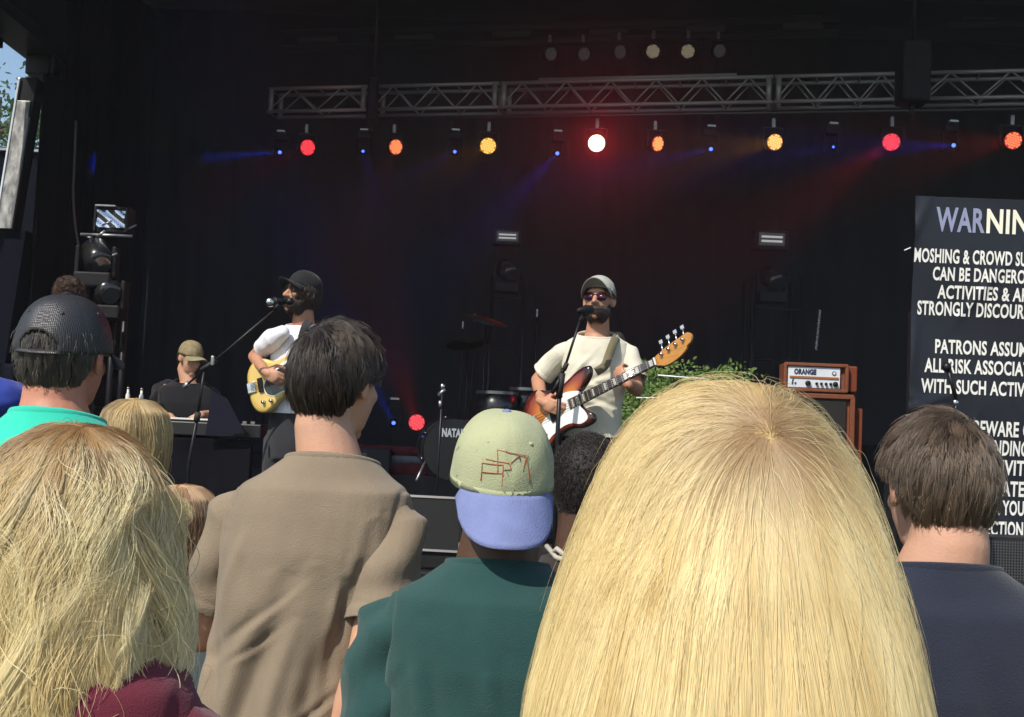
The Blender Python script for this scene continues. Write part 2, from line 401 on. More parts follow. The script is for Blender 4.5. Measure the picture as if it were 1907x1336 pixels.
par(573,275,td(573),14.5,RED,1.0,(1,.02,.03),30,(-.55,-.25,-.35),'red stage lamp, leftmost under the truss',.9,dotcol=(.9,.05,.07))
par(737,274,td(737),14,(.75,.06,.03),.95,(1,.06,.02),12,(-.3,-.2,-.8),'orange red dotted lamp, second from the left under the truss',.85,dotcol=(1,.3,.1))
par(909,272,td(909),15,(.9,.36,.03),1.0,(1,.4,.03),16,(-.45,-.6,-.4),'amber lamp under the truss above the guitarist side',1,dotcol=(1,.62,.16))
par(1111,267,td(1111),15.5,(1,.8,.55),3.0,(1,.0,.02),46,(-.02,-1,-.22),'white hot lamp with a red halo above the bass player',1,dotcol=(1,.95,.8),size=R(105))
par(1225,268,td(1225),14,(.75,.07,.03),.95,(1,.06,.02),10,(-.3,-.2,-.8),'narrow orange red lamp just right of the white hot one',.72,dotcol=(1,.4,.12))
par(1443,265,td(1443),15,(.9,.30,.04),1.0,(1,.42,.03),60,(-.85,-.3,-.22),'amber dotted lamp with a faint yellow beam, right of centre',.92,dotcol=(1,.60,.2))
par(1660,265,td(1660),16,(.8,.03,.05),1.0,(1,.01,.04),75,(-.55,-.25,-.42),'red lamp with a wide red beam left of the banner',1,dotcol=(.9,.06,.09),size=R(28))
par(1887,262,td(1887),16,(.65,.05,.03),.95,(1,.05,.03),40,(-.8,-.25,-.2),'orange red dotted lamp, rightmost above the banner',.95,dotcol=(1,.24,.10))
for (x, y, d, es, lab) in ((1155,97,14.9,.05,'unlit dotted lamp in the upper row, leftmost'),(1216,96,14.9,.30,'dim dotted lamp in the upper row, second'),(1281,96,14.9,.36,'brightest dotted lamp of the dim upper row, third'),(1340,95,14.9,.08,'unlit dotted lamp in the upper row, rightmost'),(1026,101,14.9,.015,'barely visible lamp in the upper row above the middle truss, far left'),(1088,101,14.9,.02,'barely visible lamp left of the dotted upper row')):
    par(x, y, d, 13, (.02,.02,.02), .2, None, 0, (0,0,-1), lab, 1, hang=True, dotcol=(.9,.75,.5)) if es > .2 else par(x, y, d, 12, (.02,.02,.02), .15, None, 0, (0,0,-1), lab, .9, dotcol=(.12,.12,.12))
# narrow blue beam lamps
def blue(px, py, aim, power, label, size=14, s=1.0, d=None):
    d = d or truss_d(px)-.15; P = at(px, py, d); f = (CAM_P-P).normalized()
    t = thing('beam_lamp', label, 'beam lamp', P, 0, 'small blue beam lamps under the truss')
    v = Vector(aim).normalized()
    MB().tube([-f*.02, -f*.16], .05, 14).build('head', M_black, t, True); MB().disc((0,0,0), f, .020*s, 12, .01).build('lens', emis('blue_lens', (.05,.12,1), 3), t)
    MB().box((0,.1,.20), (.14,.12,.08)).build('base', M_black, t, bevel=.01)
    MB().box((0,.02,.255), (.09,.05,.02)).build('clamp', mat('clamp_alu', (.5,.5,.5), .4, .7), t)
    for k in (-1,1): MB().box((k*.075,.1,.06), (.02,.06,.2)).build('yoke_arm', M_black, t)
    ld = bpy.data.lights.new('lamp_beam', 'SPOT'); ld.energy = power*2.4; ld.color = (.02,.06,1); ld.spot_size = R(size); ld.spot_blend = .5; ld.shadow_soft_size = .02
    lo = bpy.data.objects.new('lamp_beam', ld); COL.objects.link(lo); lo.parent = t; lo.location = f*.03; lo.rotation_euler = (-v).to_track_quat('Z', 'Y').to_euler()
blue(521,284,(-1,-.05,-.13),450,'blue lamp with a bright beam to the left, leftmost',10,1)
blue(676,282,(.2,-.6,-.5),6,'blue point lamp between the two leftmost round lamps',16,.8)
blue(847,283,(-.6,-.6,-.5),12,'blue point lamp left of the amber lamp',18,.9)
blue(1038,286,(-.6,-.3,-.75),34,'blue lamp with a short beam left of the white hot lamp',24,1)
blue(1324,278,(-1,-.2,-.30),40,'blue lamp with a faint beam left of the right amber lamp',18,1)
blue(1552,274,(-1,-.2,-.25),22,'faint blue lamp right of the right amber lamp',18,.6)
blue(1776,271,(-1,-.2,-.12),50,'blue lamp with a beam above the warning banner',20,1)
# lamps standing on the riser
par(776,787,12.4,15,(.8,.03,.05),1.0,(1,.01,.03),80,(-.35,.02,.9),'red lamp on the floor beside the bass drum',1,dotcol=(.95,.08,.1),hang=False,size=R(40),name='floor_lamp')
blue(733,788,(-.35,-.1,.62),60,'small blue lamp on the floor left of the red one',22,1,12.4)
for o in list(COL.objects):
    if o.get('label','').startswith('small blue lamp on the floor'): o['group'] = 'lamps on the floor'
    if o.get('label','').startswith('red lamp on the floor'): o['group'] = 'lamps on the floor'
# ------------------------------------------------------------------ lighting towers with strobes
def tower(px, ptop, pbot, d, wpx, label, kind):
    P = at(px, pbot, d); top = at(px, ptop, d); w = px2m(wpx, d); h = top.z-FLOOR
    t = thing('light_tower', label, 'light tower', (top.x, top.y, FLOOR), 0, 'black light towers standing on the stage')
    for sx in (-1,1):
        for sy in (-1,1): MB().tube([(sx*w/2, sy*w/2, 0), (sx*w/2, sy*w/2, h-.3)], .025, 8).build('post', M_blackmet, t, True)
    z = .2
    while z < h-.3:
        MB().tube([(-w/2,-w/2,z),(w/2,-w/2,z)], .014, 6).build('rung', M_blackmet, t, True)
        z += .55
    return t, w, h
glass = mat('lamp_glass', (.55,.6,.68), .08, .9, var=.5, vscale=7, bump=.6, bscale=6)
def strobe(px, py, d, wpx, hpx, label, bright):
    P = at(px, py, d); w = px2m(wpx, d); h = px2m(hpx, d)
    t = thing('strobe_light', label, 'strobe light', P)
    MB().box((0,.08,0), (w*1.08, .16, h*1.12)).build('housing', M_black, t, bevel=.01)
    if bright:
        b = MB(); N = 14; Mz = 9
        vs = [(-w*.42+w*.84*i/N, -.012-.01*math.sin(i*.7+j*.9), -h*.36+h*.74*j/Mz) for j in range(Mz+1) for i in range(N+1)]
        b.add(vs, [(j*(N+1)+i, j*(N+1)+i+1, (j+1)*(N+1)+i+1, (j+1)*(N+1)+i) for j in range(Mz) for i in range(N)])
        b.build('glass', glass, t, True)
        for s in (-1,1): MB().box((s*w*.47,-.01,0), (w*.05,.02,h)).build('frame', M_blackmet, t)
        MB().box((-w*.15,-.02,h*.55), (w*.6,.05,.012)).build('top_edge', M_steel, t)
    else:
        for k in (-1,1): MB().tube([(-w*.32,-.02,k*h*.12),(w*.32,-.02,k*h*.12)], h*.06, 8).build('tube', emis('tube'+str(bright), (.55,.56,.54), .55), t, True)
        MB().box((0,-.008,0), (w*.8,.012,h*.7)).build('reflector', mat('reflector', (.08,.08,.08), .3, .8), t)
    return t
tower(200, 452, 800, 9.5, 62, 'scaffold light tower with clamps at the left, under the bright floodlight', 0)
strobe(207, 409, 9.4, 62, 44, 'floodlight with a bright reflecting glass on the left tower', 1)
tower(950, 470, 880, 12.9, 60, 'dark light tower behind the gap between the two singers', 0)
strobe(945, 441, 12.8, 50, 26, 'dim strobe on the middle tower, left of the bass player', 0)
tower(1440, 470, 880, 12.9, 88, 'dark light tower behind the orange amplifier', 0)
strobe(1437, 446, 12.8, 60, 34, 'strobe with two bright tubes on the right tower', 0)
def moving_head(px, py, d, s, label, tilt=.5):
    t = thing('moving_head_light', label, 'moving head', at(px, py, d), 0, 'moving head lights on the towers')
    M = Matrix.Rotation(tilt, 3, 'X') @ Matrix.Rotation(.5, 3, 'Z')
    MB().box((0,0,-.2*s), (.3*s,.24*s,.12*s)).build('base', M_black, t, bevel=.015)
    for k in (-1,1): MB().box((k*.15*s,0,-.05*s), (.035*s,.12*s,.26*s)).build('yoke_arm', M_black, t, bevel=.01)
    b = MB(); b.tube([M @ Vector((0,.14*s,0)), M @ Vector((0,.1*s,0)), M @ Vector((0,-.1*s,0)), M @ Vector((0,-.14*s,0))], [.07*s,.12*s,.12*s,.09*s], 18); b.build('head', mat('gloss_black', (.015,.015,.016), .25, coat=.6), t, True)
    MB().disc(M @ Vector((0,-.145*s,0)), M @ Vector((0,1,0)), .075*s, 18, .01).build('lens', mat('dark_glass', (.03,.035,.04), .05, .2, coat=1), t)
    return t
moving_head(182, 478, 9.2, .95, 'glossy black moving head light hanging under the floodlight', .7)
moving_head(200, 540, 9.2, .9, 'dark moving head light lower on the left tower')
moving_head(945, 505, 12.7, .9, 'black moving head light on the middle tower')
moving_head(1437, 520, 12.7, 1.0, 'black moving head light on the right tower')
def clampset(cx, cy, d, seed, n, label):
    rr = random.Random(seed); t = thing('pipe_clamps', label, 'clamps', at(cx, cy, d))
    for k in range(n):
        a = Vector((rr.uniform(-.18,.18), 0, rr.uniform(-.16,.16))); b_ = a+Vector((rr.uniform(-.12,.12), 0, rr.uniform(-.07,.07)))
        MB().tube([a, b_], rr.uniform(.006,.012), 6).build('clamp_arm', M_steel, t, True)
clampset(197, 452, 9.15, 4, 7, 'bright metal clamps and pipes just below the floodlight')
o = MB().tube([at(150, 437, 9.3), at(246, 440, 9.3)], .013, 8).build('tower_crossbar', M_steel, None, True); tag(o, 'bright metal bar across the left tower under the floodlight', 'bar')
for (pts, lab) in ((((277,480),(272,560),(266,650),(262,700)), 'thin black pole right of the left tower'),):
    o = MB().tube([at(x, y, 9.9) for x, y in pts], .012, 6).build('thin_pole', mat('dull_bar2', (.06,.06,.06), .4, .8), None, True); tag(o, lab, 'pole')
# twisted chain hanging at right
t = thing('hanging_chain', 'short pale chain hanging above the orange amplifier', 'chain', at(1523, 580, 10)); p0 = t.location.copy()
for k in range(17):
    c = at(1527-k*.45, 580+k*4.4, 10)-p0
    M = Matrix.Rotation(.6 if k % 2 else -.6, 3, 'Y')
    MB().ell(c, (.012,.008,.016), M, 6, 5).build('link', M_steel, t, True)

# ------------------------------------------------------------------ orange amplifier and cabinet
m_or = mat('orange_vinyl', (.17,.050,.020), .7, var=.12, vscale=40, bump=.2, bscale=150)
m_pan = mat('pale_panel', (.62,.66,.72), .35, var=.05); m_ink = mat('dark_ink', (.02,.03,.07), .6); m_dark = mat('dark_grille', (.012,.011,.010), .8, var=.4, vscale=120)
PA = at(1528, 732, 9.0); aw = px2m(136, 9.0)
amp = thing('amplifier_head', 'orange amplifier head with a pale panel, on top of the cabinet', 'amplifier', PA, R(-4))
ah = px2m(56, 9.0)
mid = aw*.42
# box made of four frames round the recessed front
MB().box((-.04,.12,ah/2), (aw*.86,.22,ah-.02)).build('cabinet', m_or, amp, bevel=.01)
for c, s in (((-.04,-.005,ah-.018), (aw*.86,.05,.026)), ((-.04,-.005,.018), (aw*.86,.05,.026)), ((-.04-aw*.415,-.005,ah/2), (.026,.048,ah-.03)), ((-.04+aw*.415,-.005,ah/2), (.026,.048,ah-.03))):
    MB().box(c, s).build('front_frame', m_or, amp, bevel=.006)
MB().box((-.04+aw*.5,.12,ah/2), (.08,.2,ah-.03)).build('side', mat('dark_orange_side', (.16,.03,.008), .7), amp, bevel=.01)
MB().box((-.055,-.008,ah*.5), (aw*.70,.012,ah*.68)).build('panel', m_pan, amp)
MB().box((-.055,-.018,ah*.5), (aw*.66,.008,ah*.065)).build('stripe', mat('stripe_brown', (.35,.12,.03), .6), amp)
text_mesh('lettering', 'ORANGE', aw*.30, ah*.17, m_ink, amp, frame((-.055-aw*.27,-.0155,ah*.60), (1,0,0), (0,0,1)), bold=.07, depth=.001)
for k, (x, r_) in enumerate(((-.10,.020),(-.035,.010),(.0,.010),(.035,.010),(.07,.010),(.105,.019))):
    MB().tube([(x,-.014,ah*.30),(x,-.034,ah*.30)], r_, 12).build('knob', M_black, amp, True)
MB().disc((-.055+aw*.27,-.016,ah*.66), (0,1,0), .016, 14, .006).build('emblem', m_ink, amp)
MB().disc((-.055+aw*.27,-.0195,ah*.66), (0,1,0), .010, 14, .006).build('emblem', m_pan, amp)
MB().box((-.055+aw*.29,-.018,ah*.30), (.016,.012,.03)).build('switch', m_ink, amp)
for k in range(2): MB().box((-.055-aw*(.29-.04*k),-.017,ah*.30), (.012,.008,.012)).build('jack', m_ink, amp)
cab = thing('speaker_cabinet', 'orange speaker cabinet with black grille cloth under the amplifier head', 'speaker cabinet', (PA.x, PA.y, FLOOR), R(-4))
ch = PA.z-FLOOR-.005
MB().box((0,.16,ch/2), (aw*.9,.3,ch)).build('cabinet', m_or, cab, bevel=.012)
MB().box((-.01,.0,ch/2), (aw*.72,.03,ch-.08)).build('grille', m_dark, cab)
for c, s in (((0,-.005,ch-.02), (aw*.9,.05,.036)), ((0,-.005,.02), (aw*.9,.05,.036)), ((-aw*.43,-.005,ch/2), (.036,.048,ch-.04)), ((aw*.43,-.005,ch/2), (.036,.048,ch-.04)), ((0,-.005,ch*.5), (aw*.8,.045,.02))):
    MB().box(c, s).build('front_frame', m_or, cab, bevel=.006)
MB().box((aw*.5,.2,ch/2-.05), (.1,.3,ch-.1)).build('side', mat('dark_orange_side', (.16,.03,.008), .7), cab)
for k in range(5):
    a = at(1470+k*14, 790+k*9, 8.85)-cab.location
# black gear around the amplifier
for (x, y, w, h, d, lab) in ((1390,730,120,40,9.6,'low black equipment box behind the shrub'),(1640,830,70,90,9.4,'black box right of the orange cabinet')):
    P = at(x, y, d); ww = px2m(w, d); o = MB().box((P.x, P.y+.2, (P.z+FLOOR)/2), (ww,.4,P.z-FLOOR)).build('equipment_box', M_black, bevel=.015); tag(o, lab, 'box')

# ------------------------------------------------------------------ leafy shrub on stage
def shrub():
    P = at(1272, 760, 8.3); t = thing('leafy_shrub', 'bright green leafy bush behind the bass player and the blonde hair', 'shrub', (P.x, P.y, FLOOR))
    rr = random.Random(5); H = P.z-FLOOR+px2m(88, 8.3); W = px2m(112, 8.3)
    b = MB(); tips = []
    for k in range(34):
        x0 = rr.uniform(-W*.8, W*.8); e = Vector((x0+rr.gauss(0,.09), rr.uniform(-.16,.16), H*rr.uniform(.72,1.0)*(1-.10*abs(x0)/W)))
        m = Vector((x0*.85, 0, e.z*.5)); b.tube([(x0*.7,0,.28), m, e], [.008,.006,.003], 5); tips += [e, (e+m)/2, m.lerp(e,.75), m.lerp(e,.9)]
    b.build('stem', mat('stem_brown', (.07,.06,.03), .8), t, True)
    MB().box((0,0,.15), (W*2,.35,.3)).build('planter', M_black, t, bevel=.02)
    lv = []; fs = []
    for k in range(8500):
        c = rr.choice(tips)+Vector((rr.gauss(0,.09), rr.gauss(0,.07), rr.gauss(0,.085))); c.z = min(c.z, H*(1-.06*math.sin(c.x*9)**2)); s = rr.uniform(.012,.030)
        u = Vector((rr.gauss(0,1), rr.gauss(0,.7), rr.gauss(-.2,.8))).normalized(); w = u.cross(Vector((rr.gauss(0,.4), -1, rr.gauss(.6,.4)))).normalized(); n = u.cross(w)
        i = len(lv); lv += [c, c+u*s*.8+w*s*.42+n*s*.1, c+u*s*1.7, c+u*s*.8-w*s*.42+n*s*.1]; fs.append((i,i+1,i+2,i+3))
    o = MB().add(lv, fs).build('foliage', leafmat('shrub_leaf', (.05,.12,.03), (.22,.31,.08), 9), t); o['kind'] = 'stuff'
shrub()
o = MB().tube([at(1225, 699, 8.0), at(1322, 707, 8.0)], .005, 6).build('taut_cord', M_white, None, True); tag(o, 'thin white cord stretched across the bush, upper of two', 'cord', 'cords in front of the bush')
o = MB().tube([at(1185, 741, 8.0), at(1250, 741, 8.0)], .004, 6).build('taut_cord', M_white, None, True); tag(o, 'thin white cord stretched across the bush, lower of two', 'cord', 'cords in front of the bush')

# ------------------------------------------------------------------ drum kit
kick = thing('bass_drum', 'black bass drum with white lettering on its front head', 'drum', at(846, 838, 9.3), R(10))
kr = px2m(58, 9.3)
MB().tube([(0,.02,0),(0,.38,0)], kr, 40).build('shell', mat('drum_black', (.012,.012,.013), .3, coat=.5), kick, True)
for y in (.0,.37): MB().tube([(0,y,0),(0,y+.035,0)], kr*1.05, 40, cap=False).build('hoop', mat('hoop_dark', (.05,.05,.05), .35, .4), kick, True)
MB().disc((0,.012,0), (0,1,0), kr*.99, 40, .012).build('drum_head', mat('drum_head', (.010,.010,.011), .45), kick)
text_mesh('lettering', 'NATAL', kr*.72, kr*.26, mat('letter_grey', (.40,.43,.47), .6), kick, frame((-kr*.42,.004,kr*.42), (1,0,0), (0,0,1)), bold=.05, depth=.001)
for k in range(8):
    a = k*math.pi/4+.3; c = Vector((kr*1.08*math.cos(a), 0, kr*1.08*math.sin(a))); MB().tube([c+Vector((0,.0,0)), c+Vector((0,.36,0))], .007, 6).build('tension_rod', M_chrome, kick, True)
for s in (-1,1):
    MB().tube([(s*kr*.9,.03,-kr*.4),(s*kr*1.22,-.12,-kr*1.0)], .010, 7).build('leg', M_steel, kick, True)
def stand(name, label, base, top, r=.011, legs=True, cat='stand', spread=.28):
    t = thing(name, label, cat, base); v = top-base
    MB().tube([(0,0,.02), v], r, 8).build('pole', M_blackmet, t, True)
    if legs:
        for k in range(3):
            a = k*2.094+.5; MB().tube([(0,0,.22),(math.cos(a)*spread,math.sin(a)*spread,.01)], r*.9, 6).build('leg', M_blackmet, t, True)
    return t
def riserbase(P, z=1.14): return Vector((P.x, P.y, z))
# floor tom and snare shapes, cymbal stands
P = at(925, 755, 9.9); tom = thing('tom_drum', 'dark tom drum left of the bass player hip', 'drum', P)
MB().tube([(0,0,-.14),(0,0,.1)], .17, 28).build('shell', mat('drum_black', (.012,.012,.013), .3), tom, True)
MB().tube([(0,0,.09),(0,0,.115)], .178, 28, cap=False).build('hoop', mat('hoop_steel', (.28,.28,.28), .3, .8), tom, True)
MB().disc((0,0,.10), (0,0,1), .168, 28, .006).build('drum_head', mat('drum_head2', (.05,.05,.05), .6), tom)
MB().tube([(0,0,-.14),(0,0,1.14-P.z)], .014, 8).build('pole', M_blackmet, tom, True)
P = at(980, 748, 10.1); tom = thing('tom_drum', 'dark tom drum partly behind the bass player arm', 'drum', P)
MB().tube([(0,0,-.12),(0,0,.1)], .15, 28).build('shell', mat('drum_black', (.012,.012,.013), .3), tom, True)
MB().tube([(0,0,.09),(0,0,.115)], .157, 28, cap=False).build('hoop', mat('hoop_steel', (.28,.28,.28), .3, .8), tom, True)
MB().tube([(0,0,-.12),(0,0,1.14-P.z)], .014, 8).build('pole', M_blackmet, tom, True)
for (x, y, d, tl, lab) in ((905,598,10.3,.25,'dark cymbal left of the bass player shoulder'),(872,640,10.6,-.2,'dark cymbal high behind the drums, lower of two')):
    P = at(x, y, d); t = stand('cymbal', lab, riserbase(P), P, .011, True, 'cymbal')
    v = P-riserbase(P); M = Matrix.Rotation(tl, 3, 'X') @ Matrix.Rotation(tl, 3, 'Y')
    rings = [[v+M @ Vector((r*math.cos(a), r*math.sin(a), h)) for a in [k*math.pi/14 for k in range(28)]] for r, h in ((.02,.03),(.05,.02),(.2,0))]
    MB().rings(rings).build('plate', mat('dark_bronze', (.03,.028,.02), .7, .5), t, True)
P0 = at(817, 800, 9.0); t = stand('microphone_stand', 'short stand with a chrome microphone left of the bass drum', riserbase(P0, FLOOR), at(824, 725, 9.0), .009, True, 'microphone stand', .2)
v = at(824, 725, 9.0)-t.location
MB().ell(v+Vector((0,0,.02)), (.022,.022,.028), None, 12, 8).build('microphone', M_chrome, t, True)
MB().tube([v+Vector((-.03,0,-.05)), v+Vector((.02,0,.0))], .014, 8).build('clip', M_steel, t, True)
MB().tube([v+Vector((-.01,0,-.14)), v+Vector((-.012,0,-.09))], .015, 8).build('clutch', M_steel, t, True)
# small clamps / mic tips glinting behind the drums
for (x, y, lab) in ((862,606,'small chrome microphone tip left of the bass player, first of three'),(884,592,'small chrome microphone tip left of the bass player, middle of three'),(1000,584,'small chrome microphone tip just left of the bass player shoulder')):
    P = at(x, y, 10.9); t = stand('overhead_microphone', lab, riserbase(P), P, .008, True, 'microphone')
    MB().tube([P-t.location+Vector((0,0,-.03)), P-t.location+Vector((0,0,.03))], .011, 8, round_ends=True).build('capsule', M_steel, t, True)
# red and pale cloth fascia and dark case behind the monitor
fas = thing('striped_banner_cloth', 'red cloth with a pale horizontal stripe hung low behind the drums', 'cloth', at(735, 862, 11.0))
fw = px2m(150, 11); 
def fas_strip(ya, yb, m): 
    za, zb = at(735, ya, 11).z-fas.location.z, at(735, yb, 11).z-fas.location.z
    N = 30; b = MB(); vs = [(-fw*.5+fw*i/N, -.01*math.sin(i*1.7), z) for z in (zb, za) for i in range(N+1)]
    b.add(vs, [(i, i+1, N+2+i, N+1+i) for i in range(N)]); o = b.build('strip', m, fas, True); o.modifiers.new('s','SOLIDIFY').thickness = .01
fas_strip(831, 848, mst_red); fas_strip(848.6, 862, mst_pale); fas_strip(862.6, 893, mst_red)
P = at(700, 848, 10.8); t = thing('dark_road_case', 'dark case with a small pale label in front of the striped cloth', 'case', P)
MB().box((0,.1,-.06), (px2m(52,10.8),.25,px2m(28,10.8)+.1)).build('body', mst_dark, t, bevel=.01)
MB().box((-px2m(22,10.8),-.03,.0), (.05,.01,.035)).build('label_plate', mst_pale, t)

# ------------------------------------------------------------------ keyboards
P = at(345, 790, 8.75); kb = thing('keyboard', 'black stage keyboard in front of the player in the olive cap', 'keyboard', P)
kw = px2m(240, 8.75)
MB().box((.12,0,-.03), (kw,.34,.10)).build('body', mat('keyboard_black', (.015,.015,.016), .35), kb, bevel=.008)
MB().box((-.02,-.05,.026), (kw*.62,.15,.012)).build('keybed', M_black, kb)
for k in range(30): MB().box((-.02-kw*.3+kw*.6*k/29,-.05,.040), (kw*.0185,.14,.012)).build('key', M_white, kb)
for k in range(4): MB().box((.32+.06*k,.0,.03), (.03,.02,.02)).build('slider', M_steel, kb)
for s in (-1,1):
    MB().tube([(s*.35+.1,-.15,-.08),(-s*.3+.1,.0,FLOOR-P.z+.02)], .018, 8).build('leg', M_blackmet, kb, True)
P = at(330, 815, 8.5); o = MB().box((P.x+.1, P.y, (P.z+FLOOR)/2), (px2m(230,8.5), .08, P.z-FLOOR)).build('keyboard_skirt', M_cloth, bevel=.01); tag(o, 'black cloth panel hanging in front of the keyboards', 'cloth')
t = thing('folded_board', 'dark blue slanted board standing right of the keyboard player', 'board', at(415, 800, 8.4))
MB().prism([(-.12,-.05),(.16,-.02),(.02,.22),(-.09,.27)], -.01, .01, frame((0,0,0),(1,0,0),(0,0,1))).build('panel', mat('blue_black', (.005,.006,.016), .7, spec=.2), t)
for (x, y, lab) in ((237,734,'white bottle behind the short blonde head, left of two'),(262,736,'white bottle behind the short blonde head, right of two')):
    P = at(x, y+22, 8.9); t = thing('white_bottle', lab, 'bottle', P, 0, 'white bottles beside the keyboards')
    rr_ = [(.016,0),(.017,.02),(.017,.08),(.009,.10),(.009,.125)]
    MB().rings([[Vector((r*math.cos(a), r*math.sin(a), z)) for a in [k*math.pi/6 for k in range(12)]] for r, z in rr_]).build('body', M_white, t, True)
    MB().tube([(0,0,.125),(0,0,.14)], .011, 10).build('cap', M_steel, t, True)
P = at(250, 760, 8.9); o = MB().box((P.x, P.y, (P.z+FLOOR)/2-.002), (.5,.4,P.z-FLOOR)).build('side_table', M_black, bevel=.01); tag(o, 'small black table carrying the white bottles', 'table')

# ------------------------------------------------------------------ monitor wedges
m_wed = mat('wedge_black', (.012,.012,.013), .75, spec=.2, bump=.3, bscale=200)
def perfmat(name, base, hole, scale):
    m = bpy.data.materials.new(name); m.use_nodes = True; nt = m.node_tree; n = nt.nodes; l = nt.links; b = n['Principled BSDF']
    tc = n.new('ShaderNodeTexCoord'); vo = n.new('ShaderNodeTexVoronoi'); vo.inputs['Scale'].default_value = scale; vo.inputs['Randomness'].default_value = .0
    l.new(tc.outputs['Object'], vo.inputs['Vector']); cr = n.new('ShaderNodeValToRGB'); l.new(vo.outputs['Distance'], cr.inputs[0])
    cr.color_ramp.elements[0].position = .33; cr.color_ramp.elements[0].color = (*hole, 1); cr.color_ramp.elements[1].position = .42; cr.color_ramp.elements[1].color = (*base, 1)
    l.new(cr.outputs[0], b.inputs['Base Color']); b.inputs['Roughness'].default_value = .85; b.inputs['Specular IOR Level'].default_value = .1; return m
m_perf = perfmat('perforated_grille', (.016,.0165,.017), (.006,.006,.006), 95)
def wedge(px, py, d, wpx, hpx, rz, label, front):
    P = at(px, py, d); w = px2m(wpx, d); h = px2m(hpx, d)
    t = thing('monitor_wedge', label, 'stage monitor', P, rz, 'monitor wedges along the stage front')
    prof = [(-.26,0),(.22,0),(.22,h*.55),(.10,h),(-.02,h),(-.26,h*.12)] if not front else [(-.10,0),(.34,0),(.34,h*.35),(.10,h),(.03,h),(-.10,h*.22)]
    MB().prism([(y, z) for y, z in prof], -w/2, w/2, Matrix(((0,0,1,0),(1,0,0,0),(0,1,0,0),(0,0,0,1)))).build('cabinet', m_wed, t, bevel=.012)
    y0, z0 = prof[-1]; y1, z1 = prof[4]; nrm = Vector((0, -(z1-z0), (y1-y0))).normalized()
    ctr = Vector((0,(y0+y1)/2,(z0+z1)/2))+nrm*.006; M = frame(ctr, (1,0,0), (0,y1-y0,z1-z0)); L = math.hypot(y1-y0, z1-z0)
    MB().box((0,0,0), (w*.93, L*.9, .012), None).build('grille', m_perf, t).matrix_local = M
    for s in (-1,1):
        o = MB().box((0, s*L*.465, .006), (w*.95,.012,.014)).build('grille_edge', mat('wedge_edge', (.05,.05,.052), .4, .5), t); o.matrix_local = M
        o = MB().box((s*w*.47, 0, .006), (.012,L*.94,.014)).build('grille_edge', mat('wedge_edge', (.05,.05,.052), .4, .5), t); o.matrix_local = M
        MB().box((s*w*.5,.1,h*.5), (.012,.12,.04)).build('handle', M_rubber, t)
    return t
# low platform carrying the wedges
Pp = at(800, 1052, 6.0); o = MB().box((1.2, 6.15, (Pp.z+FLOOR)/2-.001), (9.5,.75,Pp.z-FLOOR)).build('wedge_platform', M_black, bevel=.01); tag(o, 'low black platform along the stage front under the monitors', 'platform')
zt_ = Pp.z+.001
wg = wedge(800, 1050, 5.9, 128, 130, R(-4), 'large grey monitor wedge between the brown shirt and the green cap', True); wg.location.z = zt_
wg.rotation_euler = (0, R(0), R(-6))
wg2 = wedge(360, 960, 6.6, 110, 78, R(28), 'small dark monitor wedge right of the short blonde head', True); wg2.location.z = zt_
# extra box right of the big wedge and the shirt coloured crew cloth under it
o = MB().box(tuple(at(868, 985, 5.95)), (.06,.3,.3)).build('wedge_bracket', M_blackmet, bevel=.01); tag(o, 'dark bracket beside the large monitor wedge', 'bracket')

# ------------------------------------------------------------------ warning banner and the speaker below it
BD = 7.5
c00 = at(1699, 364, BD); c01 = at(1690, 752, BD); c10 = at(1963, 375.5, BD); c0b = at(1679, 1003, BD); c1b = at(1968, 1022, BD)
xd = (c10-c00).normalized()
ban = thing('warning_banner', 'black vinyl banner with white WARNING text about moshing and crowd surfing', 'banner', c0b)
BW = (c10-c00).length; BH = (c00-c0b).length; yd = (c00-c0b).normalized(); Mb = frame((0,0,0), xd, yd)
N, Mz = 60, 90; vs = []
def ripple(u, v):   # u right in metres, v up in metres
    z = .010*math.sin(u*5+v*2.2)+.006*math.sin(v*7.5+u*3)
    for (cu_, cv_, a, w, dpt) in ((.06,.86,2.4,.03,.014),(.0,1.95,1.2,.03,.015),(.02,1.2,1.5,.03,.012),(.05,.84,.35,.025,.016)):
        du, dv = u-cu_, v-cv_; s = du*math.cos(a)+dv*math.sin(a); q = -du*math.sin(a)+dv*math.cos(a)
        z += dpt*math.exp(-(q/w)**2)*math.exp(-(s/.22)**2)
    for (cu_, cv_, a, w, dpt) in ((.45,1.6,.9,.025,.010),(.62,1.05,2.0,.02,.008),(.35,.55,1.2,.03,.010),(.5,.2,2.6,.03,.010)):
        du, dv = u-cu_, v-cv_; s = du*math.cos(a)+dv*math.sin(a); q = -du*math.sin(a)+dv*math.cos(a); z += dpt*math.exp(-(q/w)**2)*math.exp(-(s/.25)**2)
    return z
for j in range(Mz+1):
    for i in range(N+1):
        u = BW*i/N; v = BH*j/Mz; vs.append(Mb @ Vector((u, v, ripple(u, v))))
b = MB().add(vs, [(j*(N+1)+i, j*(N+1)+i+1, (j+1)*(N+1)+i+1, (j+1)*(N+1)+i) for j in range(Mz) for i in range(N)])
mv = mat('black_vinyl', (.012,.014,.022), .36, spec=.5, bump=.15, bscale=9); b.build('vinyl_sheet', mv, ban, True)
m_let = mat('white_print', (.78,.77,.72), .5); m_let_shade = mat('shaded_print', (.26,.28,.42), .5); m_let_sun = mat('sunlit_print', (.85,.82,.66), .5)  # heading: shade on WAR and sun on NING are put into the print colour
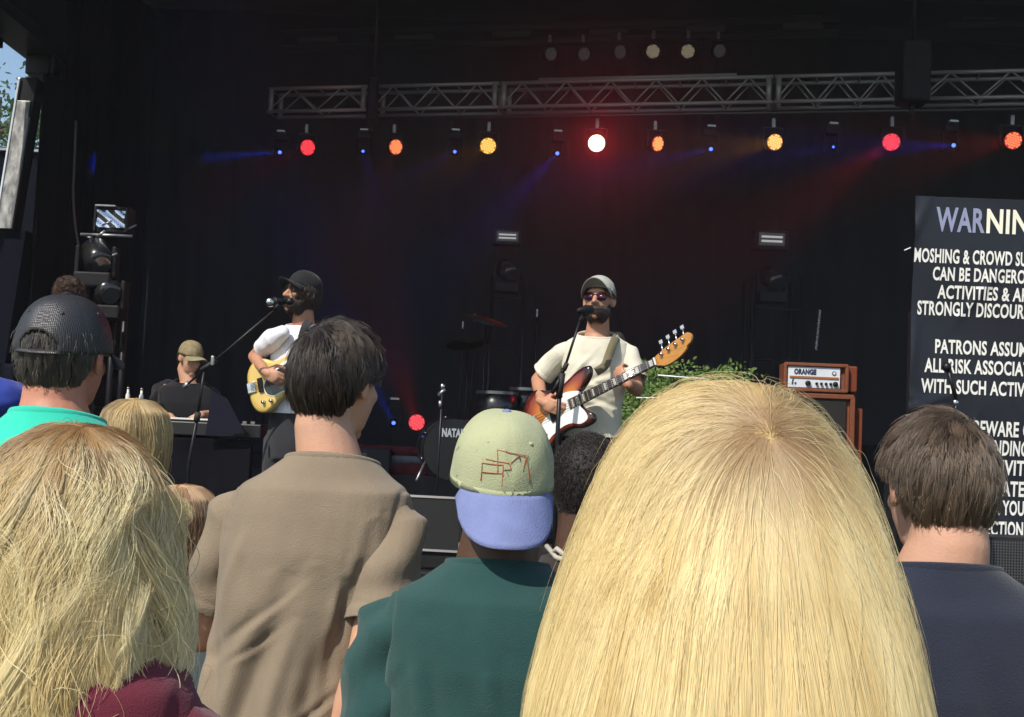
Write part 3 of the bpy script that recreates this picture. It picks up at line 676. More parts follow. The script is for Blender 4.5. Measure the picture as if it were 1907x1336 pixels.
def banner_line(s, px0, pybase, hpx, wpx, m=None, bold=.028):
    P = Mb.inverted() @ (at(px0, pybase, BD)-c0b)
    o = text_mesh('lettering', s, px2m(wpx, BD), px2m(hpx, BD), m or m_let, ban, Mb, bold)
    me = o.data; Mi = Mb.inverted()
    for v in me.vertices:
        q = Mi @ v.co; q.x += P.x; q.y += P.y
        q.z = ripple(q.x, q.y)+.005; v.co = Mb @ q
    return o
for (s, x, y, h, w, m) in (('WAR', 1743, 427, 45, 90, m_let_shade), ('NING', 1836, 431, 45, 112, m_let_sun),
    ('MOSHING & CROWD SURFING', 1702, 485, 26, 262, None), ('CAN BE DANGEROUS', 1737, 519, 25, 194, None), ('ACTIVITIES & ARE', 1746, 553, 25, 178, None), ('STRONGLY DISCOURAGED', 1708, 583, 26, 250, None),
    ('PATRONS ASSUME', 1741, 655, 26, 184, None), ('ALL RISK ASSOCIATED', 1720, 690, 26, 226, None), ('WITH SUCH ACTIVITIES', 1713, 728, 26, 242, None),
    ('PLEASE BEWARE OF', 1736, 805, 28, 196, None), ('SURROUNDINGS', 1774, 842, 28, 150, None), ('ACTIVITIES', 1814, 880, 28, 126, None), ('ASSOCIATED', 1784, 918, 28, 142, None), ('FOR YOUR OWN', 1826, 955, 27, 150, None), ('PROTECTION', 1783, 992, 27, 122, None)):
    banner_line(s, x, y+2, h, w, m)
stk = thing('speaker_stack', 'black speaker with perforated grille under the warning banner', 'speaker', at(1870, 1100, 7.15))
so = stk.location.copy(); sz = FLOOR-so.z
MB().box((.15,.36,(at(1870,1003,7.15).z-so.z+sz)/2), (1.15,.6,at(1870,1003,7.15).z-so.z-sz)).build('cabinet', M_black, stk, bevel=.02)
gz0, gz1 = sz+.05, at(1870,1008,7.15).z-so.z
MB().box((.15,.045,(gz0+gz1)/2), (1.1,.02,gz1-gz0)).build('grille_back', M_black, stk)
Mg = Matrix.Identity(4)
b = MB(); pitch = .017; nx = 62; nz = int((gz1-gz0)/pitch)
for k in range(nz+1): 
    z = gz0+k*pitch; b.box((.15,.022,z), (1.08,.004,.006))
for k in range(nx+1):
    x = -.38+k*pitch*1.02; b.box((x,.018,(gz0+gz1)/2), (.006,.004,gz1-gz0))
o = b.build('grille', mat('grille_wire', (.11,.11,.115), .45, .5), stk); o['kind'] = 'stuff'
bs = thing('banner_support', 'black scaffold frame that the warning banner is tied to', 'frame', (c0b.x, c0b.y+.1, FLOOR))
for x in (.3, .9): MB().tube([(x, .03, 0), (x, .03, c00.z-FLOOR-.05)], .024, 8).build('post', M_blackmet, bs, True)
MB().box((.62,.42,1.0), (.72,.5,1.9)).build('speaker_cabinet', M_black, bs, bevel=.02)
for (x, y) in ((1690,467),(1693,775)): 
    P = at(x, y, BD-.03)-bs.location; MB().tube([P+Vector((-.02,0,0)), P+Vector((.02,.0,.02))], .004, 6).build('tie', M_white, bs, True)

# ------------------------------------------------------------------ microphone stands of the singers
def mic(t, P, d, body=M_black, grill=M_chrome, L=.17):
    """handheld microphone: P grille centre, d direction from grille to tail (in the thing's space)"""
    d = d.normalized()
    MB().ell(P, (.026,.026,.026), None, 16, 10).build('grille_ball', grill, t, True)
    MB().tube([P+d*.018, P+d*.03, P+d*.05, P+d*L], [.025,.025,.020,.012], 14).build('microphone_body', body, t, True)
    MB().tube([P+d*.026, P+d*.034], .0275, 14).build('collar', M_blackmet, t, True)
A = at(345, 1000, 6.3); A.z = FLOOR; C_ = at(380, 692, 6.3)
ms = thing('microphone_stand', 'boom microphone stand reaching to the guitarist in white', 'microphone stand', Vector((at(345,1000,6.3).x, at(345,1000,6.3).y, FLOOR))); q0 = ms.location.copy()
def L_(px, py, d): return at(px, py, d)-q0
MB().tube([L_(345,1000,6.3)*0+Vector((0,0,.02)), L_(352,860,6.3), L_(368,775,6.3)], .010, 8).build('pole', M_blackmet, ms, True)
MB().tube([L_(368,775,6.3), L_(380,692,6.3)], .0075, 8).build('inner_pole', M_blackmet, ms, True)
MB().tube([L_(366,785,6.3), L_(369,768,6.3)], .017, 10).build('clutch', M_rubber, ms, True)
MB().tube([L_(342,722,6.35), L_(400,672,6.3), L_(512,577,6.2)], .006, 8).build('boom', M_blackmet, ms, True)
MB().tube([L_(342,722,6.35), L_(352,713,6.35)], .013, 8).build('counterweight', M_steel, ms, True)
MB().tube([L_(374,690,6.3), L_(402,672,6.3)], .013, 8).build('boom_clutch', M_rubber, ms, True)
MB().box(L_(396,672,6.25), (.015,.02,.05)).build('wing_nut', M_steel, ms, bevel=.003)
MB().tube([L_(512,577,6.2), L_(518,566,6.2)], .010, 8).build('clip', M_rubber, ms, True)
mic(ms, L_(503,563,6.2)+Vector((0,0,0)), (at(540,562,6.25)-at(503,563,6.2)), M_black, M_chrome, .11)
MB().ell(L_(540,562,6.22), (.022,.02,.022), None, 12, 8).build('wind_tip', M_blackmet, ms, True)
for k in range(3):
    a = k*2.094+.5; MB().tube([(0,0,.14),(math.cos(a)*.32,math.sin(a)*.32,.012)], .010, 8).build('leg', M_blackmet, ms, True)
q0 = Vector((at(1040,900,5.8).x, at(1040,900,5.8).y, FLOOR))
ms = thing('microphone_stand', 'straight microphone stand in front of the bass player', 'microphone stand', q0)
MB().tube([Vector((0,0,.02)), L_(1038,815,5.8), L_(1043,715,5.8)], .011, 8).build('pole', M_blackmet, ms, True)
MB().tube([L_(1041,740,5.8), L_(1047,695,5.8)], .017, 10).build('clutch', M_rubber, ms, True)
MB().tube([L_(1047,700,5.8), L_(1080,598,5.8)], .0065, 8).build('inner_pole', M_blackmet, ms, True)
MB().tube([L_(1050,690,5.8), L_(1056,676,5.8)], .012, 8).build('boom_clutch', M_rubber, ms, True)
MB().tube([L_(1028,733,5.78), L_(1047,697,5.8)], .010, 8).build('counter_arm', M_blackmet, ms, True)
MB().tube([L_(1080,598,5.8), L_(1090,585,5.8)], .010, 8).build('clip', M_rubber, ms, True)
mic(ms, L_(1097,578,5.84), (at(1077,579,5.72)-at(1097,578,5.84)), M_black, M_blackmet, .13)
for k in range(3):
    a = k*2.094+.2; MB().tube([(0,0,.14),(math.cos(a)*.32,math.sin(a)*.32,.012)], .010, 8).build('leg', M_blackmet, ms, True)
# stand in front of the banner
q0 = Vector((at(1778,900,6.6).x, at(1778,900,6.6).y, FLOOR))
ms = thing('microphone_stand', 'black microphone stand in front of the warning banner', 'microphone stand', q0)
MB().tube([Vector((0,0,.02)), L_(1780,800,6.6), L_(1780,740,6.6)], .011, 8).build('pole', M_blackmet, ms, True)
MB().tube([L_(1781,745,6.6), L_(1766,690,6.6)], .012, 8).build('boom', M_blackmet, ms, True)
MB().ell(L_(1763,684,6.6), (.026,.026,.028), None, 12, 8).build('microphone', M_blackmet, ms, True)
MB().ell(L_(1779,750,6.55), (.018,.018,.02), None, 10, 6).build('clutch', M_chrome, ms, True)

# ------------------------------------------------------------------ electric guitars
def tone_mat(name, stops, rough=.22, coat=.8, attr='edge'):
    m = bpy.data.materials.new(name); m.use_nodes = True; nt = m.node_tree; n = nt.nodes; l = nt.links; b = n['Principled BSDF']
    a = n.new('ShaderNodeAttribute'); a.attribute_name = attr; cr = n.new('ShaderNodeValToRGB'); l.new(a.outputs['Fac'], cr.inputs[0])
    cr.color_ramp.elements.remove(cr.color_ramp.elements[1]); cr.color_ramp.elements[0].position = stops[0][0]; cr.color_ramp.elements[0].color = (*stops[0][1], 1)
    for p, c in stops[1:]: e = cr.color_ramp.elements.new(p); e.color = (*c, 1)
    l.new(cr.outputs[0], b.inputs['Base Color']); b.inputs['Roughness'].default_value = rough; b.inputs['Coat Weight'].default_value = coat; return m
def guitar(name, label, M, outline, sc, body_m, guard, guard_m, neck_m, board_m, inlay_m, head_m, nut_x, neck_w, frets, tuners, head_poly, strings, pickups, ctrl=None):
    t = thing(name, label, 'bass guitar' if 'bass' in name else 'guitar'); t.matrix_world = M
    pts = [(p.x*sc, p.y*sc) for p in catmull(outline, 6)]; n = len(pts); cen = Vector((-.02*sc, -.01*sc))
    vs = []; fs = []; at_ = []
    prof = [(0,.020,0.0),(.55,.021,.45),(.80,.021,.72),(.93,.019,.9),(.985,.012,1),(1,.0,1),(.985,-.012,1),(.93,-.019,1),(0,-.021,1)]
    for r, z, e in prof:
        for p in pts: vs.append((cen.x+(p[0]-cen.x)*r, cen.y+(p[1]-cen.y)*r, z)); at_.append(e)
    for i in range(len(prof)-1):
        for j in range(n): k = (j+1) % n; fs.append((i*n+j, (i+1)*n+j, (i+1)*n+k, i*n+k))
    b = MB().add(vs, fs); me = b.mesh('body'); a = me.attributes.new('edge', 'FLOAT', 'POINT'); a.data.foreach_set('value', at_)
    linkm('body', me, body_m, t, True)
    if guard:
        MB().prism([(p.x*sc, p.y*sc) for p in catmull(guard, 5)], .0205, .0245).build('pickguard', guard_m, t)
    x0 = .15*sc; w0 = neck_w; w1 = neck_w*.68
    MB().add([(x0-.02,-w0/2,.012),(x0-.02,w0/2,.012),(nut_x,w1/2,.012),(nut_x,-w1/2,.012),(x0-.02,-w0/2*.7,-.012),(x0-.02,w0/2*.7,-.012),(nut_x,w1/2*.7,-.010),(nut_x,-w1/2*.7,-.010)], [(0,3,2,1),(4,5,6,7),(0,4,7,3),(1,2,6,5),(0,1,5,4),(3,7,6,2)]).build('neck', neck_m, t, bevel=.003)
    xb = x0-.07
    wb = w0*1.02
    MB().add([(xb,-wb/2,.026),(xb,wb/2,.026),(nut_x,w1/2,.022),(nut_x,-w1/2,.022),(xb,-wb/2,.0125),(xb,wb/2,.0125),(nut_x,w1/2,.0125),(nut_x,-w1/2,.0125)], [(0,3,2,1),(4,5,6,7),(0,4,7,3),(1,2,6,5),(0,1,5,4),(3,7,6,2)]).build('fretboard', board_m, t)
    scale = nut_x+.18*sc; fx = [nut_x-scale*(1-2**(-k/12)) for k in range(0, frets+1)]
    for k in range(1, frets+1):
        x = fx[k]; f = (x-xb)/(nut_x-xb); w = wb+(w1-wb)*f; z = .026+(.022-.026)*f
        MB().box((x,0,z+.0008), (.0035,w,.0022)).build('fret', M_chrome, t)
        if inlay_m and k in (1,3,5,7,9,12,15,17,19):
            xm = (fx[k]+fx[k-1])/2; MB().box((xm,0,z+.0006), (abs(fx[k]-fx[k-1])*.45, w*.72, .0012)).build('inlay', inlay_m, t)
    MB().box((nut_x+.003,0,.024), (.006,w1,.008)).build('nut', M_white, t)
    hp = [(nut_x+p.x, p.y) for p in catmull(head_poly, 5)]
    MB().prism(hp, -.004, .012).build('headstock', head_m, t, bevel=.002)
    for (x, y) in tuners:
        MB().tube([(nut_x+x,y,.012),(nut_x+x,y,.026)], .008, 10).build('tuner_post', M_chrome, t, True)
        MB().tube([(nut_x+x,y,.0),(nut_x+x+.005,y+.052,-.002)], .004, 7).build('tuner_shaft', M_chrome, t, True)
        MB().box((nut_x+x+.005,y+.062,-.002), (.022,.022,.006)).build('tuner_key', M_chrome, t, bevel=.003)
    bx = -.18*sc
    MB().box((bx,0,.026), (.05,wb*1.25,.01)).build('bridge', M_chrome, t, bevel=.002)
    for k in range(strings):
        yy = (k-(strings-1)/2)
        MB().tube([(bx,yy*wb/strings,.034),(nut_x,yy*w1*.85/strings,.029)], .0013, 5).build('string', M_chrome, t, True)
    for (x, y, a, b_) in pickups: MB().box((x*sc,y*sc,.028), (a,b_,.012)).build('pickup', M_black, t, bevel=.003)
    for (x, y) in (ctrl or []): MB().tube([(x*sc,y*sc,.02),(x*sc,y*sc,.04)], [.011,.009], 12).build('knob', M_chrome, t, True)
    return t
M_burst = tone_mat('sunburst_finish', [(0,(.55,.22,.03)),(.40,(.50,.16,.02)),(.62,(.28,.035,.012)),(.86,(.05,.008,.006)),(1,(.012,.006,.006))])
M_butter = tone_mat('butterscotch_finish', [(0,(.62,.45,.13)),(.9,(.60,.42,.11)),(1,(.55,.38,.10))], .3, .5)
M_maple = mat('amber_maple', (.46,.20,.035), .25, var=.12, vscale=25, stretch=(1,6,1), coat=.6)
M_rose = mat('rosewood', (.035,.018,.010), .5, var=.3, vscale=30)
bass_out = [(-.26,0),(-.25,.08),(-.20,.145),(-.12,.165),(-.04,.128),(.04,.115),(.12,.135),(.20,.155),(.262,.145),(.255,.10),(.20,.062),(.155,.045),(.145,0),(.15,-.035),(.17,-.06),(.205,-.10),(.19,-.138),(.12,-.142),(.05,-.12),(-.02,-.118),(-.08,-.138),(-.15,-.172),(-.22,-.155),(-.255,-.08)]
bass_guard = [(.17,.035),(.12,.06),(.05,.07),(-.02,.045),(-.05,.01),(-.12,-.02),(-.17,-.08),(-.15,-.135),(-.08,-.11),(0,-.092),(.06,-.095),(.12,-.12),(.17,-.11),(.165,-.07),(.145,-.035),(.14,0)]
head_b = [(0,.020),(.03,.032),(.07,.042),(.12,.050),(.17,.056),(.21,.060),(.228,.040),(.215,.012),(.19,.002),(.175,-.015),(.13,-.032),(.08,-.040),(.04,-.038),(.015,-.026),(0,-.020)]
# ------------------------------------------------------------------ people: helpers
def remesh(mb, voxel, smooth=4):
    me = mb.mesh('r'); bm = bmesh.new(); bm.from_mesh(me); bmesh.ops.recalc_face_normals(bm, faces=bm.faces); bm.to_mesh(me); bm.free()
    ob = bpy.data.objects.new('r', me); COL.objects.link(ob)
    m = ob.modifiers.new('r', 'REMESH'); m.mode = 'VOXEL'; m.voxel_size = voxel; m.adaptivity = 0
    s = ob.modifiers.new('s', 'SMOOTH'); s.factor = .5; s.iterations = smooth
    dg = bpy.context.evaluated_depsgraph_get(); dg.update()
    out = bpy.data.meshes.new_from_object(ob.evaluated_get(dg), depsgraph=dg)
    bpy.data.objects.remove(ob); bpy.data.meshes.remove(me); return out
def get_co(me):
    a = np.empty(len(me.vertices)*3); me.vertices.foreach_get('co', a); return a.reshape(-1, 3)
def get_no(me):
    a = np.empty(len(me.vertices)*3); me.vertices.foreach_get('normal', a); return a.reshape(-1, 3)
def set_co(me, co): me.vertices.foreach_set('co', co.ravel()); me.update()
def snoise(P, scale, seed, octv=3):
    r = np.random.default_rng(seed); out = np.zeros(len(P)); amp = 1; f = scale
    for o in range(octv):
        acc = np.zeros(len(P))
        for k in range(5):
            d = r.normal(size=3); d /= np.linalg.norm(d); acc += np.sin(P @ d*f*r.uniform(.7,1.3)+r.uniform(0,6.28))
        out += amp*acc/5; amp *= .5; f *= 2.1
    return out
def skinmat(name, c, c2=None, rough=.5):
    m = mat(name, c, rough, col2=c2 or [c[0]*1.12, c[1]*1.05, c[2]*1.0], vscale=14, bump=.12, bscale=220, spec=.4)
    b = m.node_tree.nodes['Principled BSDF']; b.inputs['Subsurface Weight'].default_value = .18; b.inputs['Subsurface Radius'].default_value = (.012,.004,.002); b.inputs['Subsurface Scale'].default_value = 1
    return m
def cloth(name, c, rough=.9, bump=.25, sheen=.15, var=.10):
    m = mat(name, c, rough, var=var, vscale=7, bump=bump, bscale=420, spec=.15, sheen=sheen); return m

def head_prims(mb, M, nose=1, jaw=1):
    M3 = M.to_3x3()
    def E(c, r, rot=None): mb.ell(M @ Vector(c), r, M3 @ rot if rot is not None else M3, 18, 12)
    E((0,-.012,.020), (.0735,.094,.096)); E((0,.028,-.025), (.061,.062,.085)); E((0,.030,-.070), (.050*jaw,.052,.042)); E((0,.068,-.099), (.021,.020,.018))
    E((0,.070,.030), (.050,.024,.018)); E((0,.082,-.060), (.024,.016,.011)); E((.034,.058,-.020), (.022,.026,.020)); E((-.034,.058,-.020), (.022,.026,.020))
    mb.tube([M @ Vector((0,.082,.012)), M @ Vector((0,.108*nose,-.030))], [.009,.0135], 8, round_ends=True)
    E((.012,.094,-.034), (.010,.012,.008)); E((-.012,.094,-.034), (.010,.012,.008))
    for s in (-1,1):
        rot = Matrix.Rotation(s*.35, 3, 'Z') @ Matrix.Rotation(-.15, 3, 'X')
        E((s*.079,-.012,-.004), (.0075,.019,.031), rot); E((s*.0765,-.006,-.024), (.008,.011,.013)); E((s*.083,-.024,.002), (.006,.008,.026), rot)
def hand_prims(mb, W, d, pn, side, s=1, curl=.45, thumb=.5, spread=.06):
    """W wrist, d towards the fingers, pn palm normal (fingers bend towards it), side: +1 thumb on d x pn side"""
    d = d.normalized(); pn = (pn-d*pn.dot(d)).normalized(); a = d.cross(pn)*side
    M3 = Matrix((a, d, pn)).transposed()
    mb.ell(W+d*.045*s, (.040*s,.052*s,.0155*s), M3, 14, 10)
    mb.tube([W-d*.02*s, W+d*.03*s], [.024*s,.026*s], 10, flat=1, round_ends=True)
    for k, (x, L) in enumerate(((.029,.92),(.010,1.0),(-.010,.94),(-.028,.76))):
        p = W+d*(.078-.004*abs(k-1))*s+a*x*s; pts = [p-d*.02*s, p]; ang = .15; c = curl*(1+.08*k)
        dd0 = (d+a*(x*spread*20)).normalized()
        for L2 in (.043,.027,.021):
            ang += c; pts.append(pts[-1]+(dd0*math.cos(ang)+pn*math.sin(ang))*L2*L*s)
        mb.tube(pts, [.0095*s,.0095*s,.0088*s,.0080*s,.0070*s], 8, round_ends=True)
    t0 = W+d*.018*s+a*.024*s+pn*.006*s; t1 = t0+(d*.55+a*.75+pn*.25*thumb*2).normalized()*.040*s
    t2 = t1+(d*.9+a*.25+pn*.5*thumb*2).normalized()*.030*s; t3 = t2+(d*.95-a*.1+pn*.6*thumb*2).normalized()*.024*s
    mb.tube([t0,t1,t2,t3], [.014*s,.0115*s,.010*s,.0082*s], 8, round_ends=True)

RINGS = [(0,.062,.062,.0),(-.028,.124,.080,-.004),(-.052,.174,.092,-.008),(-.10,.190,.103,-.005),(-.17,.186,.116,0),(-.27,.170,.118,0),(-.38,.158,.112,0),(-.48,.160,.114,0),(-.58,.172,.122,0),(-.66,.172,.122,0),(-.71,.150,.110,0)]
class Person:
    def __init__(s, label, H, floor, hyaw=0, hpitch=0, hroll=0, tyaw=0, lean=(0,0), w=1.0, skin=None, name='person', cat='person', group=None, voxel=.008, hs=1.0, neck=.17, armr=1.0):
        s.armr = armr
        s.H = H; s.floor = floor; s.w = w; s.voxel = voxel; s.skin = skin; s.hs = hs
        s.fwd = Vector((-math.sin(tyaw), math.cos(tyaw), 0)); s.right = Vector((math.cos(tyaw), math.sin(tyaw), 0)); s.lean = Vector((*lean, 0))
        s.N = H - s.fwd*.03 - Vector((0,0,neck))
        s.org = Vector((s.N.x+s.lean.x*.9, s.N.y+s.lean.y*.9, floor))
        s.root = thing(name, label, cat, s.org, 0, group)
        s.Mh = Matrix.Translation(H-s.org) @ (Matrix.Rotation(hyaw, 4, 'Z') @ Matrix.Rotation(hpitch, 4, 'X') @ Matrix.Rotation(hroll, 4, 'Y')) @ Matrix.Scale(hs, 4)
        s.Nl = s.N-s.org
    def T(s, x, y, z):        # torso coordinates -> thing coordinates
        return s.Nl + s.right*x + s.fwd*y + Vector((0,0,z)) + s.lean*(-z)
    def loc(s, P): return Vector(P)-s.org
    def ring(s, z, rx, ry, oy, n=28, pw=.85):
        out = []
        for k in range(n):
            a = 2*math.pi*k/n; c, sn = math.cos(a), math.sin(a)
            out.append(s.T(rx*math.copysign(abs(c)**pw, c), oy+ry*math.copysign(abs(sn)**pw, sn), z))
        return out
    def arm_default(s, side, out=.05, fwd=.03):
        return [s.T(side*.178*s.w, -.005, -.108), s.T(side*(.205*s.w+out), -.01, -.38), s.T(side*(.22*s.w+out), .05+fwd, -.60)]
    def body(s, arms, hands, legs=True, neckr=.056):
        b = MB(); head_prims(b, s.Mh)
        b.tube([s.Mh @ Vector((0,-.025,-.03)), s.Mh @ Vector((0,-.03,-.09)), s.T(0,.0,.0), s.T(0,0,-.06)], [neckr*.98,neckr,neckr*1.16,neckr*1.5], 18)
        b.rings([s.ring(z, (rx-.012)*(s.w if z < -.04 else (1+s.w)/2), ry-.012, oy) for z, rx, ry, oy in RINGS[1:]])
        for (sh, el, wr), hd in zip(arms, hands):
            m1 = sh.lerp(el, .35); f1 = el.lerp(wr, .3)
            b.tube([sh-Vector((0,0,.012))+(s.Nl-sh).normalized()*.030, m1, el], [.040*s.armr,.048*s.armr,.039*s.armr], 12, round_ends=True); b.tube([el, f1, wr], [.039*s.armr,.041*s.armr,.027*s.armr], 12, round_ends=True)
            if hd: hand_prims(b, wr, *hd)
        zf = s.floor-s.org.z; hipz = -.66
        s.legs = []
        for side in (-1,1):
            hp = s.T(side*.085, 0, hipz); an = Vector((s.T(side*.11,0,-.9).x, s.T(side*.11,0,-.9).y, .09)); kn = hp.lerp(an, .5)+s.fwd*.02
            s.legs.append((hp, kn, an)); b.tube([hp, hp.lerp(kn,.4), kn, kn.lerp(an,.3), an], [.092,.082,.056,.056,.038], 12, round_ends=True)
            b.ell(an+s.fwd*.07-Vector((0,0,.045)), (.042,.12,.035), Matrix.Rotation(math.atan2(-s.fwd.x, s.fwd.y), 3, 'Z'))
        me = remesh(b, s.voxel, 3); s.bodyo = linkm('body', me, s.skin, s.root); return s.bodyo
    def trousers(s, m, up=0):
        b = MB()
        b.rings([s.ring(z, rx*s.w+.004, ry+.004, oy) for z, rx, ry, oy in [(-.555+up,.165,.117,0),(-.60,.174,.124,0),(-.68,.178,.128,0),(-.76,.168,.12,0)]])
        for hp, kn, an in s.legs: b.tube([hp+Vector((0,0,.02)), hp.lerp(kn,.35), kn, kn.lerp(an,.4), an+Vector((0,0,.0))], [.104,.097,.073,.066,.062], 14)
        me = remesh(b, .012, 3); o = linkm('trousers', me, m, s.root)
        for hp, kn, an in s.legs:
            sb = MB(); rz = Matrix.Rotation(math.atan2(-s.fwd.x, s.fwd.y), 3, 'Z')
            sb.ell(an+s.fwd*.075-Vector((0,0,.042)), (.050,.14,.047), rz).ell(an+s.fwd*.0-Vector((0,0,.03)), (.045,.06,.055), rz)
            linkm('shoe', remesh(sb, .008, 2), M_rubber, s.root)
    def shirt(s, m, arms, sleeve=.68, fit=0, voxel=None, folds=(), hem=-.62, wr=.003, seed=1, sr=.068, neckz=.016, neckt=.20, flare=.0, collar=True, seams=True, post=None):
        voxel = voxel or s.voxel; b = MB()
        R0 = [(.06,.063,.063,0),(.02,.066,.066,0)]+list(RINGS[1:9])+[(-.74,.185,.13,0)]
        b.rings([s.ring(z, (rx+.012+fit*min(1, max(0, -z/.2))+flare*max(0, -z-.3))*(s.w if z < -.04 else (1+s.w)/2) if z < 0 else rx+.006, ry+(.012 if z < 0 else .006)+fit*min(1, max(0, -z/.2)), oy, 32) for z, rx, ry, oy in R0])
        cuts = []
        sleeves = []
        for sh, el, w_ in arms:
            e = sh.lerp(el, sleeve); e2 = sh.lerp(el, min(1.0, sleeve+.14)); d = (el-sh).normalized()
            if sleeve > .95: e2 = el+d*.04
            sb = MB(); sd = .045 if (sh-s.Nl).dot(s.right) > 0 else -.045
            sb.tube([sh-s.right*sd*1.1+Vector((0,0,.026)), sh+d*.015, sh.lerp(el, sleeve*.5), e, e2], [.040, max(.058, sr*.88), max(.060, sr*.95), sr*1.0, sr*1.04], 18, round_ends=True)
            sm = remesh(sb, voxel, 3); co = get_co(sm); no = get_no(sm); E3, D3 = np.array(e), np.array(d)
            ax = (co-E3) @ D3; r0 = np.array(s.right); an = np.arctan2((co-E3-ax[:,None]*D3) @ r0, (co-E3-ax[:,None]*D3) @ np.cross(D3, r0))
            dp = -.0022*np.exp(-((ax+.024)/.0045)**2)+.0015*np.exp(-((ax+.012)/.012)**2)
            amp = (.35 if sr < .0665 and voxel > .0056 else 1)*np.clip(-ax/.06, 0, 1)*np.clip((ax+sleeve*.36)/.06+.4, .3, 1)
            dp += amp*max(wr,.0022)*2.0*np.sin(ax*48+an*2.2+seed+2.5*snoise(co, 14, seed))+amp*max(wr,.0022)*1.2*np.sin(ax*30-an*3.1+seed*2+1.7*snoise(co, 22, seed+1))
            set_co(sm, co+no*dp[:,None]); bm = bmesh.new(); bm.from_mesh(sm)
            bmesh.ops.bisect_plane(bm, geom=bm.verts[:]+bm.edges[:]+bm.faces[:], dist=1e-5, plane_co=e, plane_no=(d+s.right*sd*2.5).normalized(), clear_outer=True)
            bm.to_mesh(sm); bm.free(); so = linkm('sleeve', sm, m, s.root); md = so.modifiers.new('s', 'SOLIDIFY'); md.thickness = .003; md.offset = -1
        me = remesh(b, voxel, 4)
        # drape
        co = get_co(me); no = get_no(me)
        r3, f3 = np.array(s.right), np.array(s.fwd); rel = co-np.array(s.Nl); lean = np.array(s.lean)
        rel = rel + lean*rel[:,2:3]
        tx, ty, tz = rel @ r3, rel @ f3, rel[:,2]
        disp = np.zeros(len(co))
        q = np.stack([tx*1.0, ty, tz*.35], 1); disp += wr*snoise(q, 26, seed)*np.clip((-tz-.05)/.25, .15, 1)
        q = np.stack([tx+tz*.6, ty, tz*.5-tx*.3], 1); disp += wr*.6*snoise(q, 42, seed+5, 2)*np.clip((-tz)/.3, .2, 1)
        for f in folds:
            (x0, z0), (x1, z1), wd, dp = f[:4]; sd = f[4] if len(f) > 4 else -1
            dx, dz = x1-x0, z1-z0; L2 = dx*dx+dz*dz; t = np.clip(((tx-x0)*dx+(tz-z0)*dz)/L2, 0, 1); px_, pz_ = x0+t*dx, z0+t*dz
            bow = .12*math.sqrt(L2)*np.sin(t*math.pi)*(1 if (seed+len(f)) % 2 else -1)
            d_ = ((tx-px_)*dz-(tz-pz_)*dx)/math.sqrt(L2)-bow*.3; e_ = np.hypot(tx-px_, tz-pz_)
            env = np.exp(-(d_/wd)**2)-.55*np.exp(-((d_-wd*1.6)/wd)**2); fade = np.sin(np.clip(t, .02, .98)*math.pi)**.6
            disp += dp*env*fade*(e_ < wd*5)*np.where(ty*sd > -.02, 1, 0)
        if seams:
            for sd in (-1,1):
                ax = np.abs(tx*sd-(.168*s.w+.012+.10*np.clip(-tz-.10, 0, .3))); disp += np.where((tz < -.03) & (tz > -.26), -.004*np.exp(-(ax/.006)**2), 0)
        set_co(me, co+no*disp[:,None])
        bm = bmesh.new(); bm.from_mesh(me)
        def cut(co_, n_, cond, keep_loop=False):
            bm.verts.ensure_lookup_table(); bm.faces.ensure_lookup_table()
            fs = [f for f in bm.faces if cond(f.calc_center_median())]; es = {e for f in fs for e in f.edges}; vs = {v for f in fs for v in f.verts}
            r = bmesh.ops.bisect_plane(bm, geom=list(vs)+list(es)+fs, dist=1e-5, plane_co=co_, plane_no=n_, clear_outer=True)
            return [g.co.copy() for g in r['geom_cut'] if isinstance(g, bmesh.types.BMVert)]
        Nl = s.Nl
        zs_ = [-q[0] for q in RINGS]; xs_ = [q[1] for q in RINGS]; ys_ = [q[2] for q in RINGS]
        def outside(c):
            v = c-Nl; v = v+s.lean*v.z; x, y = v.dot(s.right), v.dot(s.fwd); rx = np.interp(-v.z, zs_, xs_)*s.w+.012+fit+flare*max(0, -v.z-.3); ry = np.interp(-v.z, zs_, ys_)+.012+fit
            return (x/rx)**2+(y/ry)**2 > 1.10
        nn = (Vector((0,0,1))+s.fwd*neckt).normalized(); npnt = s.T(0,-.066,neckz)
        loop = cut(npnt, nn, lambda c: (c-Nl).xy.length < .12 and c.z > Nl.z-.09)
        hz_ = s.T(0,0,hem); cut(hz_, Vector((0,0,-1)), lambda c: c.z < hz_.z+.06 and ((c-hz_).xy.length < .30))
        bm.to_mesh(me); bm.free()
        o = linkm('shirt', me, m, s.root); md = o.modifiers.new('s', 'SOLIDIFY'); md.thickness = .003; md.offset = -1
        if collar and len(loop) > 8:
            c = sum(loop, Vector())/len(loop); loop.sort(key=lambda v: math.atan2(v.y-c.y, v.x-c.x))
            L = loop[::max(1, len(loop)//36)]; rings = []
            for v in L:
                rad = (v-c); rad.z = 0; rad.normalize(); up = Vector((0,0,1))
                rings.append([v+rad*(.0030*math.cos(a))+up*(.010*math.sin(a))-up*.005 for a in [k*math.pi/4 for k in range(8)]])
            cb = MB(); n = len(rings); vs = [p for r in rings for p in r]
            cb.add(vs, [(i*8+j, i*8+(j+1) % 8, ((i+1) % n)*8+(j+1) % 8, ((i+1) % n)*8+j) for i in range(n) for j in range(8)]); cb.build('collar', m, s.root, True)
        s.shirto = o; return o
    def eyes(s):
        for k in (-1,1):
            b = MB(); b.ell(s.Mh @ Vector((k*.031,.077,.004)), (.012,.010,.009), s.Mh.to_3x3(), 12, 8); b.build('eye', mat('eye_white', (.55,.5,.46), .2), s.root, True)
            b = MB(); b.ell(s.Mh @ Vector((k*.031,.0855,.003)), (.0055,.003,.0055), s.Mh.to_3x3(), 10, 6); b.build('iris', mat('iris_dark', (.02,.012,.008), .1), s.root, True)

